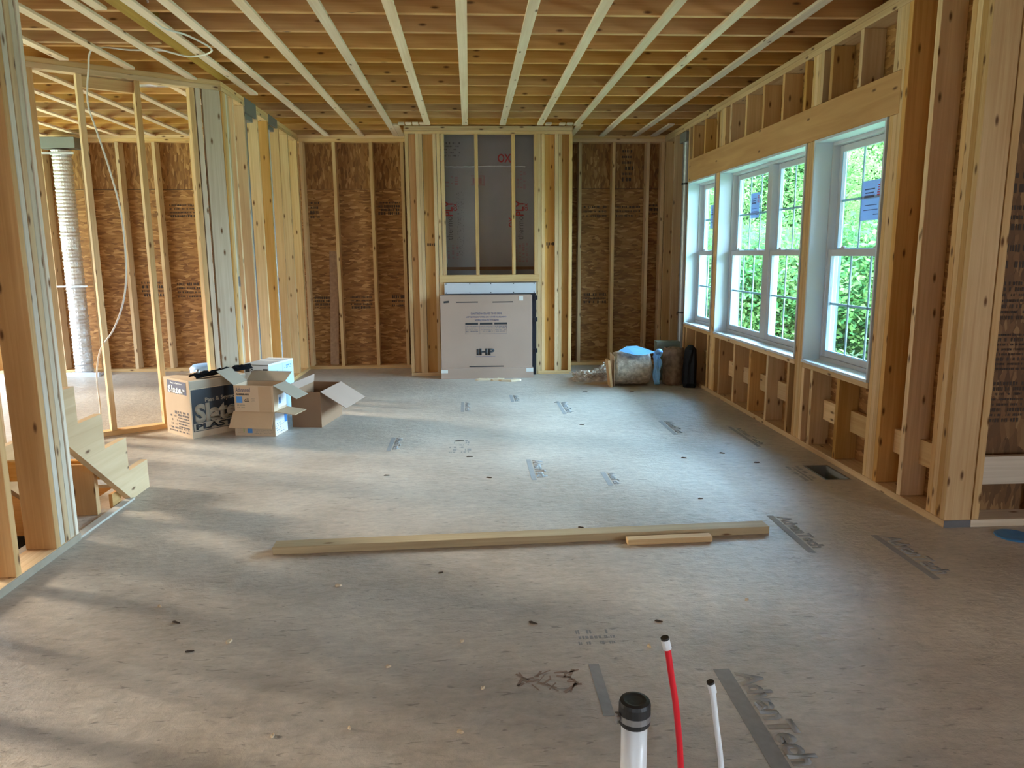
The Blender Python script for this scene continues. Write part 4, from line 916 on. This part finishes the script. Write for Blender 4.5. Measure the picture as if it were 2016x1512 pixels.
# ------------------------------------------------------------------ plumbing stubs in the foreground
pv = tag(empty('drain_pipe', (.362, 1.53, 0)), 'white plastic drain pipe stub with a black rubber cap', 'pipe')
bm = bmesh.new(); lathe(bm, [(.030, .0), (.030, .34)], 32); link('pipe', bm, PVC, pv, smooth=True)
bm = bmesh.new(); lathe(bm, [(.0335, .322), (.0365, .326), (.0365, .372), (.034, .380), (.026, .382), (.019, .380), (.004, .379)], 32); cap = link('rubber_cap', bm, RUB, pv)
bm = bmesh.new(); lathe(bm, [(.0372, .336), (.0372, .351)], 32); bx(bm, (-.046, -.014, .338), (-.036, .004, .350), .002); lathe(bm, [(.005, .330), (.005, .356)], 10, (-.043, -.008, 0)); link('hose_clamp', bm, GALV, pv)
def pex(name, label, pts, r, mat):
    t = tag(empty(name, (pts[-1][0], pts[-1][1], 0)), label, 'water tube'); o = Vector((pts[-1][0], pts[-1][1], 0))
    P = [Vector(p) - o for p in pts]; bm = bmesh.new(); tube(bm, P, r, 16); link('tube', bm, mat, t, smooth=True)
    d = (P[0] - P[1]).normalized(); bm = bmesh.new(); tube(bm, [P[0] - d * .022, P[0] + d * .002], r * 1.35, 16, smoothpts=False); link('collar', bm, WHX, t)
    bm = bmesh.new(); tube(bm, [P[0] + d * .002, P[0] + d * .007], r * 1.3, 16, smoothpts=False); link('cap', bm, BLACKP, t); return t
pex('water_tube', 'red plastic water tube standing up with a black end cap', [(.434, 1.55, .515), (.440, 1.55, .492), (.451, 1.55, .425), (.466, 1.55, .334), (.481, 1.55, .185), (.488, 1.55, 0)], .0075, REDX)
pex('water_tube', 'white plastic water tube standing up with a black end cap', [(.545, 1.55, .400), (.550, 1.55, .382), (.563, 1.55, .29), (.579, 1.55, .18), (.592, 1.55, 0)], .0068, WHX)

# ------------------------------------------------------------------ outside: ground and trees
bm = bmesh.new(); bx(bm, (2.6, -30, -.7), (60, 70, -.6)); bx(bm, (-60, -30, -.7), (-6.5, 70, -.6)); bx(bm, (-6.5, 9.4, -.7), (2.6, 70, -.6)); bx(bm, (-6.5, -30, -.7), (2.6, -3.55, -.6))
tag(link('ground', bm, GROUND), kind='structure')
def leaves(n, R, Hh, seed, shape):
    rr = random.Random(seed); bm = bmesh.new()
    clumps = []
    for _ in range(n // 45):
        t = rr.random(); rad = R * (1 - .75 * t if shape == 'cone' else math.sin(PI * (.12 + .8 * t)) ** .6) * rr.uniform(.35, 1); a = rr.uniform(0, 2 * PI)
        clumps.append(Vector((rad * math.cos(a), rad * math.sin(a), Hh * t)))
    for c in clumps:
        cs = rr.uniform(.25, .55)
        for _ in range(45):
            p = c + Vector((rr.gauss(0, cs), rr.gauss(0, cs), rr.gauss(0, cs * .45))); s = rr.uniform(.035, .075)
            d = Vector((rr.gauss(0, 1), rr.gauss(0, 1), rr.gauss(-.3, .6))).normalized(); u = d.cross(Vector((rr.gauss(0, 1), rr.gauss(0, 1), rr.gauss(0, 1)))).normalized()
            V = [bm.verts.new(q) for q in (p - d * s, p + u * s * .45, p + d * s, p - u * s * .45)]; bm.faces.new(V)
    me = bpy.data.meshes.new('leaf_crown'); bm.to_mesh(me); bm.free(); return me
def trunk_mesh(h, r, seed):
    rr = random.Random(seed); bm = bmesh.new(); tube(bm, [(rr.uniform(-.06, .06) * k, rr.uniform(-.06, .06) * k, h * k / 5) for k in range(6)], r, 9, rfun=lambda t: r * (1 - .7 * t))
    for _ in range(12):
        z = rr.uniform(.2, .95) * h; a = rr.uniform(0, 2 * PI); L_ = rr.uniform(.6, 1.5)
        tube(bm, [(0, 0, z), (math.cos(a) * L_ * .5, math.sin(a) * L_ * .5, z + .15), (math.cos(a) * L_, math.sin(a) * L_, z + .35)], r * .18, 5, smoothpts=False)
    me = bpy.data.meshes.new('trunk'); bm.to_mesh(me); bm.free(); return me
kinds = []
for i, (n, R, Hh, sh_, th, lm, nm) in enumerate(((16000, 1.7, 5.6, 'round', 6.2, 0, 'leafy_tree'), (13000, 1.5, 4.8, 'round', 5.4, 1, 'leafy_tree'), (14000, 1.5, 5.8, 'cone', 6.4, 2, 'conifer'), (9000, 1.35, 1.9, 'round', 1.7, 1, 'shrub'), (9000, 1.35, 1.9, 'round', 1.7, 0, 'shrub'))):
    lmsh = leaves(n, R, Hh, 100 + i, sh_); lmsh.materials.append(LEAF[lm]); tm = trunk_mesh(th, .14 if i < 3 else .04, 200 + i); tm.materials.append(BARK); kinds.append((lmsh, tm, nm, .5 if i < 3 else .25))
def plant(k, x, y, s, rz):
    lmsh, tm, nm, z0 = kinds[k]; r = empty(nm, (x, y, -.6), rz); r.scale = (s, s, s)
    lab = {0: 'bright green leafy tree growing outside the windows', 1: 'yellow-green leafy tree growing outside the windows', 2: 'deep green feathery evergreen outside the windows', 3: 'low yellow-green shrub below the trees outside', 4: 'low bright green shrub below the trees outside'}[k]
    tag(r, lab, 'tree' if k < 3 else 'shrub', {0: 'bright green trees outside', 1: 'yellow-green trees outside', 2: 'evergreens outside', 3: 'yellow-green shrubs outside', 4: 'bright green shrubs outside'}[k])
    for me, nn, z in ((lmsh, 'leaves', z0), (tm, 'trunk', 0)):
        o = bpy.data.objects.new(nn, me); COL.objects.link(o); o.parent = r; o.location = (0, 0, z)
rr = random.Random(4)
row = 0
for dist, nrow, kk in ((14.5, 7, (3, 4, 1)), (18.5, 7, (0, 3, 1, 4)), (23.5, 8, (0, 2, 1, 0)), (29, 9, (2, 0, 1, 2))):
    for i in range(nrow):
        th = math.radians(13.5 + (20.5) * (i + .5 * (row % 2)) / (nrow - .5) + rr.uniform(-.7, .7)); d = dist * rr.uniform(.93, 1.07)
        x, y = d * math.sin(th), d * math.cos(th); k = kk[(i * 2 + row) % len(kk)]
        plant(k, x, y, rr.uniform(.85, 1.15) * (1.0 if k > 2 else dist / 20 * .9), rr.uniform(0, 6))
    row += 1
